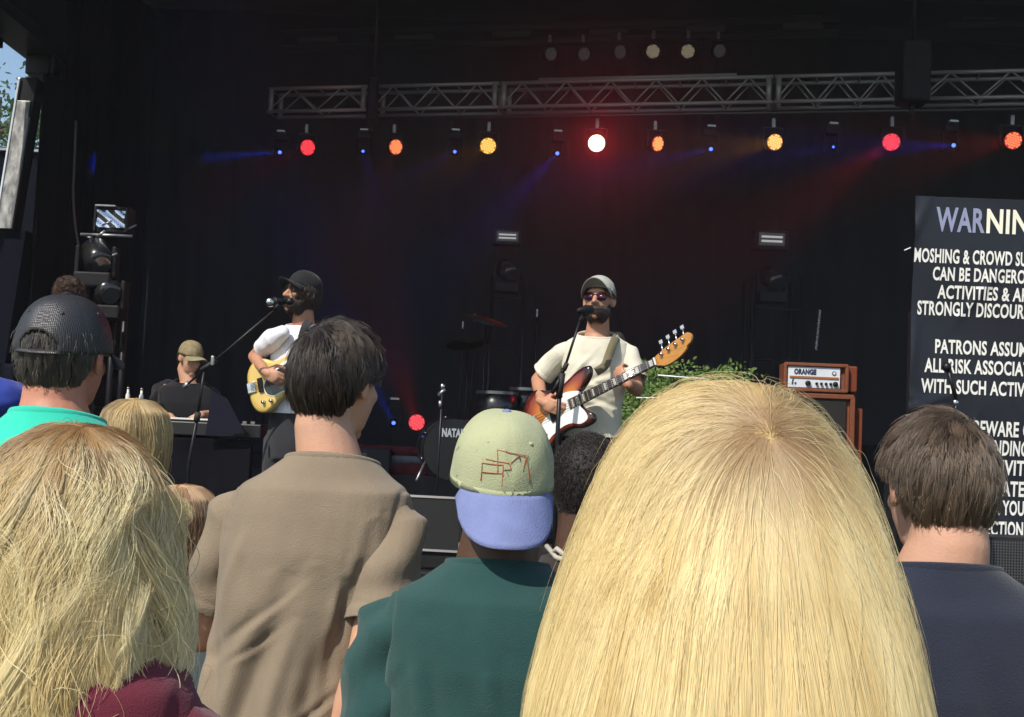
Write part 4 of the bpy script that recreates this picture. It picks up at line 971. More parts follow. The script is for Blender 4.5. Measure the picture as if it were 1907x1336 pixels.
def hairmat(name, ca, cb, root=None, rough=.35, rad=.45, coat=0, kind='hair'):
    m = bpy.data.materials.new(name); m.use_nodes = True; nt = m.node_tree; n = nt.nodes; l = nt.links
    n.remove(n['Principled BSDF']); h = n.new('ShaderNodeBsdfHairPrincipled'); h.parametrization = 'COLOR'
    a = n.new('ShaderNodeAttribute'); a.attribute_name = 'tone'; mx = n.new('ShaderNodeMix'); mx.data_type = 'RGBA'
    l.new(a.outputs['Fac'], mx.inputs[0]); mx.inputs[6].default_value = (*ca, 1); mx.inputs[7].default_value = (*cb, 1); out = mx.outputs[2]
    if root:
        hi = n.new('ShaderNodeHairInfo'); d = n.new('ShaderNodeAttribute'); d.attribute_name = 'dark'
        mr = n.new('ShaderNodeMapRange'); mr.inputs[1].default_value = .02; mr.inputs[2].default_value = .16; mr.inputs[3].default_value = 1; mr.inputs[4].default_value = 0
        l.new(hi.outputs['Intercept'], mr.inputs[0]); mu = n.new('ShaderNodeMath'); mu.operation = 'MULTIPLY'; l.new(mr.outputs[0], mu.inputs[0]); l.new(d.outputs['Fac'], mu.inputs[1])
        m2 = n.new('ShaderNodeMix'); m2.data_type = 'RGBA'; l.new(mu.outputs[0], m2.inputs[0]); l.new(out, m2.inputs[6]); m2.inputs[7].default_value = (*root, 1); out = m2.outputs[2]
    l.new(out, h.inputs['Color']); h.inputs['Roughness'].default_value = rough; h.inputs['Radial Roughness'].default_value = rad; h.inputs['Coat'].default_value = coat
    df = n.new('ShaderNodeBsdfPrincipled'); df.inputs['Roughness'].default_value = .42; df.inputs['Specular IOR Level'].default_value = .35; l.new(out, df.inputs['Base Color'])
    ms_ = n.new('ShaderNodeMixShader'); ms_.inputs[0].default_value = .6; l.new(h.outputs[0], ms_.inputs[1]); l.new(df.outputs[0], ms_.inputs[2]); l.new(ms_.outputs[0], n['Material Output'].inputs[0]); return m

def nz(v): return v/np.maximum(np.linalg.norm(v, axis=-1, keepdims=True), 1e-9)
def ellR(rx, ry, rz):
    def f(u): return 1/np.sqrt((u[:,0]/rx)**2+(u[:,1]/ry)**2+(u[:,2]/rz)**2)
    return f
def bellR(profile, sy):
    pr = np.array(profile, float); th = np.arctan2(pr[:,1], pr[:,0]); rr = np.hypot(pr[:,0], pr[:,1]); tt = np.linspace(th[0], th[-1], 400)
    # resample the polyline finely so that the polar table is exact
    P = []
    for i in range(len(pr)-1):
        for k in np.linspace(0, 1, 30, endpoint=False): P.append(pr[i]*(1-k)+pr[i+1]*k)
    P.append(pr[-1]); P = np.array(P); th = np.arctan2(P[:,1], P[:,0]); rr = np.hypot(P[:,0], P[:,1])
    def f(u):
        w = np.stack([u[:,0], u[:,1]/sy, u[:,2]], 1); ln = np.linalg.norm(w, axis=1); t = np.arctan2(np.hypot(w[:,0], w[:,1]), w[:,2]); return np.interp(t, th, rr)/ln
    return f
HLY = [-.11,-.075,-.05,-.035,0,.03,.06,.09]; HLZ = [-.078,-.074,-.050,.000,.030,.034,.047,.063]
def hair(pers, m, M, c, Rf, whorl, mask, N, length, steps, off=(0,.006), lift=.0, grav=.5, wave=(0,0), clumps=150, pull=.5, rad=.0004, fly=.03, seed=1, shell=None, shellm=None, dark=.35, clumpoff=0, nape=0, frizz=.03, phs=0, name='hair', away=1.0, stiff=.0, tipout=.0, lenvar=.2, shelloff=.0, curl=0, forward=None, cutface=None, gdir=None, shellmask=None, toneclump=.65, tonelf=0):
    r = np.random.default_rng(seed); c = np.array(c, float); W = nz(np.array(whorl, float)[None])[0]
    M3 = np.array(M.to_3x3()); Ms = M3/np.linalg.norm(M3[:,0]); g = Ms.T @ np.array((0,0,-1.)) if gdir is None else nz(np.array(gdir, float)[None])[0]
    u = nz(r.normal(size=(N*6,3))); P = c+u*Rf(u)[:,None]; ok = mask(P, u); u = u[ok][:N]; P = P[ok][:N]; N = len(P)
    G = min(clumps, N); gi = r.choice(N, G, replace=False)
    near = np.empty(N, int)
    for k in range(0, N, 2000):
        near[k:k+2000] = ((P[k:k+2000,None]-P[gi][None])**2).sum(2).argmin(1)
    dk = np.exp(-(np.arccos(np.clip(u @ W, -1, 1))/dark)**2)
    L = length*(1+lenvar*r.uniform(-1,1,N)); gl = 1+.5*lenvar*r.uniform(-1,1,G); L *= gl[near]; h = (L/steps)[:,None]
    if nape: L *= np.clip((P[:,2]-np.interp(P[:,1], HLY, HLZ)+.014)/nape+.12, .12, 1); h = (L/steps)[:,None]
    offi = r.uniform(off[0], off[1], N)+clumpoff*r.uniform(-1, 1, G)[near]; isfly = r.random(N) < fly; offi = np.where(isfly, offi+r.uniform(0,.01,N), offi)
    ph = r.uniform(0, 6.28, G)[near]+r.normal(0,max(.12, frizz*10),N)
    if phs: a0 = np.arctan2(u[:,0], -u[:,1]); ph = phs*(np.sin(a0*3.1+seed)+.7*np.sin(a0*7.3+2*seed)+.5*u[:,2])+.7*r.normal(size=G)[near]+r.normal(0,.15,N)
    fr = wave[1]*(1+(.10 if phs else .25)*r.normal(size=G))[near]; am = wave[0]*(1+.4*r.normal(size=G))[near]
    gn = r.normal(0, 1, (G,3))[near]*away*.15; own = r.normal(0,1,(N,3))*min(.06, frizz*2.2)
    path = np.empty((N, steps, 3)); path[:,0] = P; Q = P.copy(); v = Q-c; uu = nz(v)
    t = -(W-(uu @ W)[:,None]*uu); D = nz(nz(t)+gn+own)
    for s in range(1, steps):
        tt = s/(steps-1)
        ut = nz(Q-c); gt = g-(ut @ g)[:,None]*ut
        D = nz(D+gt*grav*(1-stiff)+gn*.15+np.where(isfly[:,None], r.normal(0,.25,(N,3)), r.normal(0,frizz,(N,3))))
        D = nz(D-(D*ut).sum(1)[:,None]*ut*.9)
        if curl: D = nz(D+np.cross(ut, D)*curl*np.sin(ph)[:,None])
        Q = Q+D*h; v = Q-c; rr = np.linalg.norm(v, axis=1); un = v/rr[:,None]
        tg = Rf(un)+offi*min(1, tt*4)+lift*L*tt*(1 if not lenvar else 1)+tipout*tt**2
        rr = rr*.15+tg*.85 if s > 1 else tg
        Q = c+un*rr[:,None]; path[:,s] = Q
    if wave[0]:
        s_ = np.linspace(0, 1, steps)[None]*L[:,None]; ramp = np.clip(np.linspace(0, 1, steps)*2.2, 0, 1)[None]
        dirs = nz(np.gradient(path, axis=1)); un = nz(path-c); lat = nz(np.cross(dirs, un))
        path += lat*(am[:,None]*np.sin(fr[:,None]*s_+ph[:,None])*ramp)[:,:,None]+un*(np.abs(am)[:,None]*.8*np.sin(fr[:,None]*s_*.83+ph[:,None]*1.7)*ramp)[:,:,None]
    if pull:
        gp = path[gi][near]; k = (pull*np.linspace(0, 1, steps)**1.1)[None,:,None]*np.where(isfly, .15, 1)[:,None,None]; path = path*(1-k)+gp*k
    A = np.array(M); W3 = path.reshape(-1,3) @ A[:3,:3].T + A[:3,3]
    hc = bpy.data.hair_curves.new('hair'); hc.add_curves([steps]*N)
    hc.attributes['position'].data.foreach_set('vector', W3.astype(np.float32).ravel())
    ra = hc.attributes.new('radius', 'FLOAT', 'POINT'); tap = np.clip(1.15-np.linspace(0,1,steps)**3, .15, 1)
    ra.data.foreach_set('value', (np.tile(tap, N)*rad).astype(np.float32))
    az = np.arctan2(u[:,0], -u[:,1]); lf = .5+.28*np.sin(az*7+seed)+.22*np.sin(az*17+seed*2)+.15*np.sin(az*31+1)
    tone = np.clip(tonelf*lf+(1-tonelf)*(toneclump*r.random(G)[near]+(1-toneclump)*r.random(N)), 0, 1)
    ta = hc.attributes.new('tone', 'FLOAT', 'CURVE'); ta.data.foreach_set('value', tone.astype(np.float32))
    da = hc.attributes.new('dark', 'FLOAT', 'CURVE'); da.data.foreach_set('value', dk.astype(np.float32))
    hc.materials.append(m); parent = pers
    if shell is not None:
        nu, nv = 72, 48; vs = []; 
        U = np.array([(math.sin(math.pi*i/nv)*math.cos(2*math.pi*j/nu), math.sin(math.pi*i/nv)*math.sin(2*math.pi*j/nu), math.cos(math.pi*i/nv)) for i in range(nv+1) for j in range(nu)])
        Pm = c+U*(Rf(U)+shell+.0015*snoise(U*.1, 90, seed))[:,None]; keep = (shellmask or mask)(Pm, U); fs = []
        for i in range(nv):
            for j in range(nu):
                q = (i*nu+j, (i+1)*nu+j, (i+1)*nu+(j+1) % nu, i*nu+(j+1) % nu)
                if all(keep[k] for k in q): fs.append(q)
        Pm = Pm @ A[:3,:3].T + A[:3,3]
        b = MB().add(Pm, fs); bm = bmesh.new(); me = b.mesh('h'); bm.from_mesh(me); bmesh.ops.remove_doubles(bm, verts=bm.verts, dist=1e-5)
        bmesh.ops.delete(bm, geom=[v_ for v_ in bm.verts if not v_.link_faces], context='VERTS'); bmesh.ops.recalc_face_normals(bm, faces=bm.faces); bm.to_mesh(me); bm.free()
        so = linkm(name, me, shellm, pers); md = so.modifiers.new('s', 'SOLIDIFY'); md.thickness = .006; md.offset = -1; parent = so
        o = bpy.data.objects.new('strands', hc)
    else: o = bpy.data.objects.new(name, hc)
    COL.objects.link(o); o.parent = parent; return o

def scalp_mask(low=0.0):
    def f(P, u):
        y = P[:,1]; hl = np.interp(y, HLY, HLZ)+low
        return P[:,2] > hl
    return f
SK_C = (0,-.008,.012); 
def skull(extra=0): return ellR(.0775+extra, .0985+extra, .106+extra)

def cap(pers, M, yaw, pitch, m_cr, m_br, r=(.083,.104,.105), c=(0,-.008,.030), blen=.07, bw=62, curv=1.6, droop=.25, roll=0, btn=None, grooves=True, opening=False, dents=0, seed=1, power=.80, m_under=None):
    Mc = M @ Matrix.Translation(c) @ (Matrix.Rotation(yaw, 4, 'Z') @ Matrix.Rotation(pitch, 4, 'X') @ Matrix.Rotation(roll, 4, 'Y'))
    nu, nv = 96, 26; U = []; rr = random.Random(seed)
    for i in range(nv+1):
        th = (math.pi/2)*i/nv
        for j in range(nu):
            ph = 2*math.pi*j/nu; s_ = math.sin(th)**power; z = max(0.0, math.cos(th))**.92
            k = 1
            if grooves:
                for q in range(6):
                    d = math.atan2(math.sin(ph-math.pi/2-q*math.pi/3), math.cos(ph-math.pi/2-q*math.pi/3)); k -= .014*math.exp(-(d*max(s_,.15)/.035)**2)
            v = Vector((r[0]*s_*math.cos(ph)*k, r[1]*s_*math.sin(ph)*k, r[2]*z*(1 if k > .99 else .998)))
            if dents:
                v += v.normalized()*dents*(math.sin(ph*3+seed)*math.sin(th*2.4)*.6+.6*math.sin(v.x*70+v.z*40+seed)*math.sin(v.z*55+v.y*30))
            U.append(v)
    fs = []
    for i in range(nv):
        for j in range(nu):
            q = (i*nu+j, (i+1)*nu+j, (i+1)*nu+(j+1) % nu, i*nu+(j+1) % nu)
            ce = sum((U[k] for k in q), Vector())/4
            if opening and ce.y < 0 and (ce.x/.040)**2+((ce.z-.0)/.045)**2 < 1: continue
            fs.append(q)
    b = MB().add([Mc @ v for v in U], fs); me = b.mesh('c'); bm = bmesh.new(); bm.from_mesh(me); bmesh.ops.remove_doubles(bm, verts=bm.verts, dist=1e-5)
    bmesh.ops.delete(bm, geom=[v_ for v_ in bm.verts if not v_.link_faces], context='VERTS'); bmesh.ops.recalc_face_normals(bm, faces=bm.faces); bm.to_mesh(me); bm.free()
    cr = linkm('cap', me, m_cr, pers); md = cr.modifiers.new('s', 'SOLIDIFY'); md.thickness = .0025; md.offset = 1
    # band along the lower edge
    bb = MB(); ring = []
    for j in range(48):
        a = 2*math.pi*j/48; 
        ring.append([Mc @ Vector((r[0]*math.cos(a)*(1.0+s1), r[1]*math.sin(a)*(1.0+s1), z1)) for s1, z1 in ((.0,-.004),(.022,-.004),(.024,.010),(.0,.010))])
    if not opening:
        bb.add([p for q in ring for p in q], [(i*4+j, i*4+(j+1) % 4, ((i+1) % 48)*4+(j+1) % 4, ((i+1) % 48)*4+j) for i in range(48) for j in range(4)]); bb.build('sweatband', m_cr, cr, True)
    else:
        pts = [Mc @ Vector((r[0]*1.02*math.cos(a), r[1]*1.02*math.sin(a), .004)) for a in np.linspace(-math.pi/2-.55, -math.pi/2+.55, 12)]
        MB().tube(pts, .0065, 8, flat=.4).build('strap', m_cr, cr, True)
    vs = []; nu2, nv2 = 24, 10
    for i in range(nv2+1):
        v = i/nv2
        for j in range(nu2+1):
            u_ = -1+2*j/nu2; ph = R(bw)*u_; x0, y0 = r[0]*1.01*math.sin(ph), r[1]*1.01*math.cos(ph)
            ext = blen*max(0, 1-min(1,abs(u_))**2.6)**.55
            x, y = x0*(1+.10*v), y0+ext*v; z = -curv*x*x*(v*.7+.3)*3-droop*(y-y0)+.002
            vs.append(Mc @ Vector((x, y, z)))
    b = MB().add(vs, [(i*(nu2+1)+j, i*(nu2+1)+j+1, (i+1)*(nu2+1)+j+1, (i+1)*(nu2+1)+j) for i in range(nv2) for j in range(nu2)])
    br = b.build('brim', m_br, cr, True); md = br.modifiers.new('s', 'SOLIDIFY'); md.thickness = .0035; md.offset = 0
    if btn: MB().ell(Mc @ Vector((0,0,r[2]+.002)), (.0085,.0085,.005), Mc.to_3x3(), 12, 8).build('button', btn, cr, True)
    for q in range(6):
        a = math.pi/2+math.pi/6+q*math.pi/3; 
        p = Mc @ Vector((r[0]*.80*math.cos(a), r[1]*.80*math.sin(a), r[2]*.70)); 
        b = MB().ell(p, (.004,.004,.004), None, 8, 6); b.build('eyelet', m_cr, cr, True)
    return Mc, cr
# ------------------------------------------------------------------ the musicians
SK_L = skinmat('fair_skin', (.50,.29,.20)); SK_M = skinmat('tan_skin', (.42,.22,.14)); SK_D = skinmat('dark_skin', (.075,.038,.024), [.085,.045,.028], .4)
TD = R(180)
def up_axes(px, py, d): return at(px, py, d)
# bass player
H = at(1115, 560, 6.2)
L = Person('bass player in a cream tee, pale cap and sunglasses singing at a microphone', H, FLOOR, hyaw=TD-R(16), hpitch=R(8), tyaw=TD-R(5), lean=(-.03,-.03), w=.90, armr=.9, skin=SK_M, voxel=.0055, group='band members on stage')
shR = L.loc(at(1050, 655, 6.22)); elR = L.loc(at(1001, 708, 6.30)); wrR = L.loc(at(1010, 748, 6.02))
shL = L.loc(at(1168, 655, 6.2)); elL = L.loc(at(1186, 726, 6.08)); wrL = L.loc(at(1166, 712, 5.82))
BC = at(1045, 765, 6.0)
bX = (CAM_R @ Vector((.87*.795, .49*.795, .6))).normalized(); bM = frame(BC, bX, (0,0,1))
armsL = [(shR, elR, wrR), (shL, elL, wrL)]
bx, by, bz = bM.to_3x3().col[0], bM.to_3x3().col[1], bM.to_3x3().col[2]
L.body(armsL, [((bx*.6-by*.5+bz*.1).normalized(), (-bz-by*.1), 1, 1, .38, .4), ((by*.85-bx*.35).normalized(), (-bx*.1-bz*.0+bz*1.0)*-1, 1, 1, .55, .3)])
L.trousers(cloth('black_denim', (.015,.016,.022)), .05)
L.shirt(cloth('cream_tee', (.60,.57,.46), bump=.3), armsL, sleeve=.78, fit=.003, hem=-.545, voxel=.006, sr=.066, seed=3, wr=.0022, neckt=.30,
        folds=[((-.12,-.20),(.10,-.30),.014,-.008,1),((-.10,-.30),(.13,-.24),.012,-.007,1),((.02,-.12),(.15,-.30),.014,.008,1),((-.15,-.40),(.08,-.33),.014,-.009,1),((.08,-.2),(.04,-.5),.018,.010,1),((-.05,-.36),(.13,-.45),.014,-.008,1)])
grey_cap = cloth('pale_grey_cap', (.36,.37,.32)); 
_, _c = cap(L.root, L.Mh, 0, R(14), grey_cap, cloth('cap_underbrim', (.22,.22,.22)), blen=.068, curv=2.4, droop=-.12, btn=grey_cap, r=(.083,.104,.098))
hm_dk = hairmat('dark_brown_hair', (.018,.011,.008), (.04,.024,.015)); M_dkshell = mat('dark_hair_base', (.012,.008,.006), .7)
hair(L.root, hm_dk, L.Mh, SK_C, skull(.002), (0,-.3,1), lambda P, u: scalp_mask()(P, u) & (P[:,2] < .06), 2500, .03, 6, lift=.05, clumps=200, pull=.2, rad=.0008, shell=.001, shellm=M_dkshell, seed=2)
def beard(p, m, sh, thick=.010, seed=3, full=True):
    f = lambda P, u: (P[:,1] > -.002) & (P[:,2] < np.interp(P[:,1], [0,.05,.075,.1], [-.010,-.045,-.047,-.045])) & ~((np.abs(P[:,0]) < .013) & (P[:,2] > -.068) & (P[:,2] < -.056) & (P[:,1] > .05)) & (P[:,2] > -.115)
    return hair(p.root, m, p.Mh, (0,.022,-.045), ellR(.062,.075,.084), (0,0,1), f, 2600, .020, 6, off=(0,.003), lift=.35, clumps=250, pull=.2, rad=.0008, shell=.002, shellm=sh, seed=seed, name='beard', grav=.6)
beard(L, hm_dk, M_dkshell)
def shades(p, lm):
    t = []
    for k in (-1,1):
        M = frame(p.Mh @ Vector((k*.033,.093-.006,.002)), p.Mh.to_3x3() @ Vector((1,-k*.25,0)), p.Mh.to_3x3() @ Vector((0,0,1)))
        pts = [(x, y) for x, y in [(math.copysign(abs(math.cos(a))**.8, math.cos(a))*.027, math.copysign(abs(math.sin(a))**.75, math.sin(a))*.022-.003) for a in [2*math.pi*i/24 for i in range(24)]]]
        o = MB().prism(pts, -.001, .001, M).build('sunglass_lens', lm, p.root, True)
        fr = MB().tube([M @ Vector((*q, 0)) for q in pts+pts[:2]], .0018, 6).build('sunglass_frame', M_blackmet, p.root, True)
        MB().tube([p.Mh @ Vector((k*.062,.080,.008)), p.Mh @ Vector((k*.079,.0,.010))], .0022, 6).build('sunglass_temple', M_blackmet, p.root, True)
    MB().tube([p.Mh @ Vector((-.008,.098,.008)), p.Mh @ Vector((.008,.098,.008))], .002, 6).build('sunglass_bridge', M_blackmet, p.root, True)
shades(L, mat('mirror_lens', (.05,.03,.10), .08, .8, col2=(.22,.06,.03), vscale=30))
# strap over his left shoulder (image right)
def strap(p, pts, m, w=.025, name='guitar_strap', lab=None, cat='strap'):
    b = MB(); P = catmull(pts, 6, False); rings = []
    for i, q in enumerate(P):
        d = (P[min(i+1,len(P)-1)]-P[max(i-1,0)]).normalized(); n = Vector((0,-1,0)); s_ = d.cross(n).normalized(); n = s_.cross(d)
        rings.append([q+s_*w+n*.002, q-s_*w+n*.002, q-s_*w-n*.002, q+s_*w-n*.002])
    b.rings(rings); o = b.build(name, m, None, True); tag(o, lab, cat); return o
strap(L, [at(1162,655,6.36), at(1157,634,6.29), at(1151,626,6.20), at(1143,638,6.085), at(1134,662,6.04), at(1126,682,5.98), at(1110,693,5.93)], cloth('strap_olive', (.14,.12,.07)), .022, lab='olive strap over the bass player shoulder holding the sunburst bass')
guitar('bass_guitar', 'sunburst bass guitar with a white pickguard and amber headstock', bM, bass_out, .97, M_burst, bass_guard, mat('white_guard', (.80,.80,.78), .3), M_maple, M_rose, mat('pearl_inlay', (.7,.68,.6), .3), M_maple, .635, .055, 20,
       [(.045,.020),(.09,.026),(.135,.032),(.18,.036)], [Vector(p) for p in head_b] and head_b, 4, [(-.03,.0,.05,.09),(.03,.005,.0,.0)], [(-.12,-.11),(-.16,-.12),(-.19,-.125)])
# guitarist
H = at(563, 549, 6.65)
K = Person('guitarist in a white tee and black cap singing at the left microphone', H, FLOOR, hyaw=TD-R(48), hpitch=R(10), tyaw=TD-R(22), lean=(-.02,0), w=.88, armr=.86, skin=SK_M, voxel=.0055, group='band members on stage')
shR = K.loc(at(512, 628, 6.55)); elR = K.loc(at(473, 664, 6.74)); wrR = K.loc(at(494, 692, 6.37)); shL = K.loc(at(606, 630, 6.75)); elL = K.loc(at(650, 680, 6.65)); wrL = K.loc(at(640, 672, 6.35))
gX = (CAM_R @ Vector((.90, .26, .30))).normalized(); gM = frame(at(524, 708, 6.50), gX, (.15,0,1)); gx, gy, gz = [gM.to_3x3().col[i] for i in range(3)]
armsK = [(shR, elR, wrR), (shL, elL, wrL)]
K.body(armsK, [((gx*.7-gy*.6+gz*.05).normalized(), -gz, 1, 1, .45, .4), ((gy*.8-gx*.4).normalized(), gz*-1, 1, 1, .6, .3)])
K.trousers(cloth('charcoal_trousers', (.028,.028,.032)), .10)
K.shirt(cloth('white_tee', (.74,.74,.78), bump=.25), armsK, sleeve=.60, fit=.006, hem=-.50, voxel=.006, sr=.053, seed=5, folds=[((-.08,-.15),(.03,-.45),.015,.009,1),((-.12,-.3),(.05,-.38),.014,-.008,1),((.0,-.1),(.08,-.4),.015,-.008,1)])
blk_cap = cloth('black_cap', (.012,.012,.014), .7)
cap(K.root, K.Mh, 0, R(10), blk_cap, blk_cap, blen=.062, curv=2.0, droop=.05, btn=blk_cap)
hair(K.root, hm_dk, K.Mh, SK_C, skull(.004), (0,.2,1), lambda P, u: (P[:,2] > np.interp(P[:,1], [-.1,-.03,.0,.03,.09], [-.10,-.09,-.05,-.0,.06])) & (P[:,2] < .07), 5000, .15, 14, off=(.0,.007), lift=.02, grav=.7, wave=(.006,70), clumps=160, pull=.5, rad=.0008, shell=.004, shellm=M_dkshell, seed=9)
beard(K, hm_dk, M_dkshell, seed=6)
K.eyes()
tele = [(-.21,-.02),(-.205,.08),(-.16,.14),(-.09,.150),(-.02,.118),(.05,.118),(.11,.145),(.17,.150),(.20,.115),(.185,.07),(.15,.045),(.145,0),(.15,-.03),(.155,-.045),(.185,-.06),(.205,-.09),(.19,-.125),(.14,-.13),(.08,-.105),(.02,-.102),(-.04,-.12),(-.10,-.158),(-.17,-.145),(-.205,-.09)]
tg = [(.16,.05),(.11,.10),(.03,.085),(-.04,.055),(-.10,.01),(-.10,-.05),(-.05,-.085),(.02,-.075),(.09,-.075),(.15,-.095),(.16,-.055),(.145,0)]
gt = guitar('electric_guitar', 'butter yellow electric guitar with a black and white pickguard', gM, tele, .98, M_butter, tg, mat('white_guard', (.80,.80,.78), .3), M_maple, M_maple, None, M_maple, .42, .046, 21,
       [(.03,.016),(.055,.020),(.08,.023),(.105,.026),(.13,.028),(.155,.03)], [(x*.85, y*.85) for x, y in head_b], 6, [(-.12,0,.03,.08),(.09,0,.02,.07)], [(-.12,-.10),(-.07,-.105)])
MB().prism([(p.x*1.0-.012, p.y*1.0-.008) for p in catmull([(x*.80, y*.80) for x, y in tg], 5)], .0248, .0275).build('black_guard', mat('black_guard', (.02,.02,.02), .25, coat=.5), gt)
strap(K, [at(588,604,6.70), at(576,598,6.62), at(566,615,6.50), at(558,650,6.45), at(552,680,6.40)], cloth('strap_black', (.02,.02,.02)), .022, lab='black strap over the guitarist shoulder holding the yellow guitar')
# keyboard player
H = at(354, 668, 9.0)
Kb = Person('keyboard player in a black tee and olive cap looking down at the keys', H, FLOOR, hyaw=TD+R(52), hpitch=R(-20), tyaw=TD+R(18), lean=(.10,.15), skin=SK_L, voxel=.007, group='band members on stage', w=1.15)
shR = Kb.loc(at(300, 722, 9.0)); elR = Kb.loc(at(292, 775, 9.0)); wrR = Kb.loc(at(318, 776, 8.78)); shL = Kb.loc(at(378, 722, 9.05)); elL = Kb.loc(at(392, 775, 9.02)); wrL = Kb.loc(at(376, 772, 8.80))
armsB = [(shR, elR, wrR), (shL, elL, wrL)]
Kb.body(armsB, [(Vector((.2,-1,-.1)), Vector((0,0,-1)), 1, 1, .3, .3), (Vector((-.2,-1,-.1)), Vector((0,0,-1)), -1, 1, .3, .3)])
Kb.trousers(cloth('black_denim', (.015,.016,.022)))
Kb.shirt(cloth('black_tee', (.016,.016,.019)), armsB, sleeve=.8, fit=.012, voxel=.008, sr=.074, seed=8, neckt=.28)
olive = mat('olive_cap_cloth', (.19,.15,.08), .9, col2=(.29,.23,.13), vscale=30, bump=.2, bscale=300)
cap(Kb.root, Kb.Mh, 0, R(8), olive, cloth('olive_brim', (.26,.23,.13)), blen=.075, curv=2.0, droop=.1, btn=olive)
hair(Kb.root, hm_dk, Kb.Mh, SK_C, skull(.001), (0,-.3,1), lambda P, u: scalp_mask()(P, u) & (P[:,2] < .05), 1500, .02, 5, lift=.05, clumps=200, pull=.2, rad=.0009, shell=.001, shellm=M_dkshell, seed=12)
Kb.eyes()
# stage hand at the left, behind the mesh cap
H = at(128, 553, 8.3)
J = Person('stage hand with curly dark hair looking down, behind the black mesh cap', H, FLOOR, hyaw=TD+R(10), hpitch=R(-38), tyaw=TD, lean=(0,.1), skin=SK_L, voxel=.009)
aj = [J.arm_default(-1,-.07), J.arm_default(1,-.07)]
J.body(aj, [(Vector((0,0,-1)), Vector((-1,0,0)), 1, 1), (Vector((0,0,-1)), Vector((1,0,0)), 1, 1)])
J.trousers(cloth('black_denim', (.015,.016,.022))); J.shirt(cloth('black_tee', (.016,.016,.019)), aj, sleeve=.75, voxel=.009, seed=4)
hair(J.root, hairmat('curly_brown_hair', (.03,.015,.01), (.08,.04,.025)), J.Mh, SK_C, skull(.004), (0,-.1,1), scalp_mask(.01), 3500, .07, 14, off=(.0,.02), lift=.25, grav=.1, wave=(.008,160), clumps=260, pull=.5, rad=.0010, shell=.006, shellm=M_dkshell, seed=14, away=2)

# ------------------------------------------------------------------ the crowd, seen from behind
GA = 'concert goers seen from behind'
def down_hand(s): return (Vector((0,.15,-1)), Vector((-s,0,0)), s, 1, .25, .3)
# young man in the brown tee
H = at(630, 712, 2.38)
C = Person('young man in a taupe brown tee with short dark hair, head turned right', H, 0, hyaw=R(-30), hpitch=R(-4), hroll=R(3), tyaw=R(-6), lean=(-.13,.02), w=.90, skin=SK_L, voxel=.006, group=GA, hs=.98, neck=.16)
ac = [[C.T(-.168,-.005,-.106), C.T(-.215,.05,-.36), C.T(-.12,.27,-.32)], [C.T(.166,-.02,-.106), C.T(.165,-.115,-.36), C.T(.140,-.10,-.61)]]
C.body(ac, [down_hand(-1), down_hand(1)], neckr=.057)
C.trousers(cloth('blue_denim', (.03,.045,.08)))
C.shirt(cloth('taupe_tee', (.235,.185,.130), bump=.35), ac, sleeve=.74, fit=.012, voxel=.0055, sr=.061, seed=21, wr=.0016, flare=.03, hem=-.66,
    folds=[((-.12,-.34),(.02,-.22),.008,-.004),((-.10,-.38),(.0,-.30),.007,-.004),((.10,-.2),(.12,-.36),.008,-.005),((-.17,-.28),(-.12,-.44),.008,-.005),((.04,-.5),(.12,-.42),.008,-.006),((-.02,-.30),(-.07,-.62),.020,-.015),((.03,-.28),(.0,-.60),.020,.012),((-.15,-.22),(-.08,-.60),.018,-.010),((-.17,-.40),(-.03,-.25),.014,-.006),((.09,-.30),(.07,-.62),.018,-.010),((.13,-.16),(.10,-.45),.012,-.009),((-.10,-.12),(-.15,-.38),.016,.006),
           ((.16,-.13),(.22,-.30),.010,-.008),((.20,-.11),(.25,-.24),.009,.008),((.15,-.22),(.24,-.33),.010,-.008),((.17,-.20),(.23,-.22),.009,.007),((.18,-.28),(.25,-.30),.009,-.006),((-.16,-.5),(-.05,-.58),.016,-.008),((-.02,-.55),(.08,-.45),.014,.008)])
hm_c = hairmat('near_black_hair', (.008,.005,.004), (.045,.030,.020), rough=.30)
hair(C.root, hm_c, C.Mh, SK_C, skull(.006), (-.15,-.62,.72), scalp_mask(-.014), 16000, .052, 9, off=(0,.006), lift=.16, grav=.35, clumps=420, pull=.5, rad=.00048, shell=.004, shellm=M_dkshell, seed=31, lenvar=.14, fly=.03, away=1.0, nape=.075)
hair(C.root, hm_c, C.Mh, SK_C, skull(.0005), (0,-.3,1), lambda P, u: scalp_mask(-.026)(P, u) & (P[:,2] < .02), 5000, .012, 4, lift=.25, clumps=500, pull=.2, rad=.0003, seed=131, lenvar=.5, name='nape_hair')
# man in the green tee with the backwards cap
H = at(935, 882, 2.15)
D = Person('man in a dark green tee wearing a pale cap backwards with a lilac brim', H, 0, hyaw=R(4), hpitch=R(-3), tyaw=R(-4), lean=(.0,.02), w=.97, skin=SK_D, voxel=.008, group=GA, neck=.165)
ad = [D.arm_default(-1, .0), D.arm_default(1, .0)]
D.body(ad, [down_hand(-1), down_hand(1)], neckr=.066)
D.trousers(cloth('blue_denim', (.03,.045,.08)))
D.shirt(cloth('bottle_green_tee', (.022,.066,.062), bump=.4), ad, sleeve=.80, fit=.014, voxel=.007, sr=.085, seed=23, wr=.003, neckt=.16,
    folds=[((-.10,-.14),(-.06,-.30),.014,-.006),((.0,-.15),(.05,-.32),.016,.006),((-.19,-.25),(-.13,-.5),.014,-.010),((.02,-.22),(-.02,-.5),.02,-.008),((-.16,-.2),(-.24,-.32),.010,-.008)])
pale = mat('pale_green_cap', (.38,.40,.24), .9, var=.05, vscale=20, bump=.3, bscale=400, sheen=.1, spec=.2); lil = mat('lilac_brim', (.17,.20,.38), .85, var=.06, vscale=30, bump=.25, bscale=350, spec=.2)
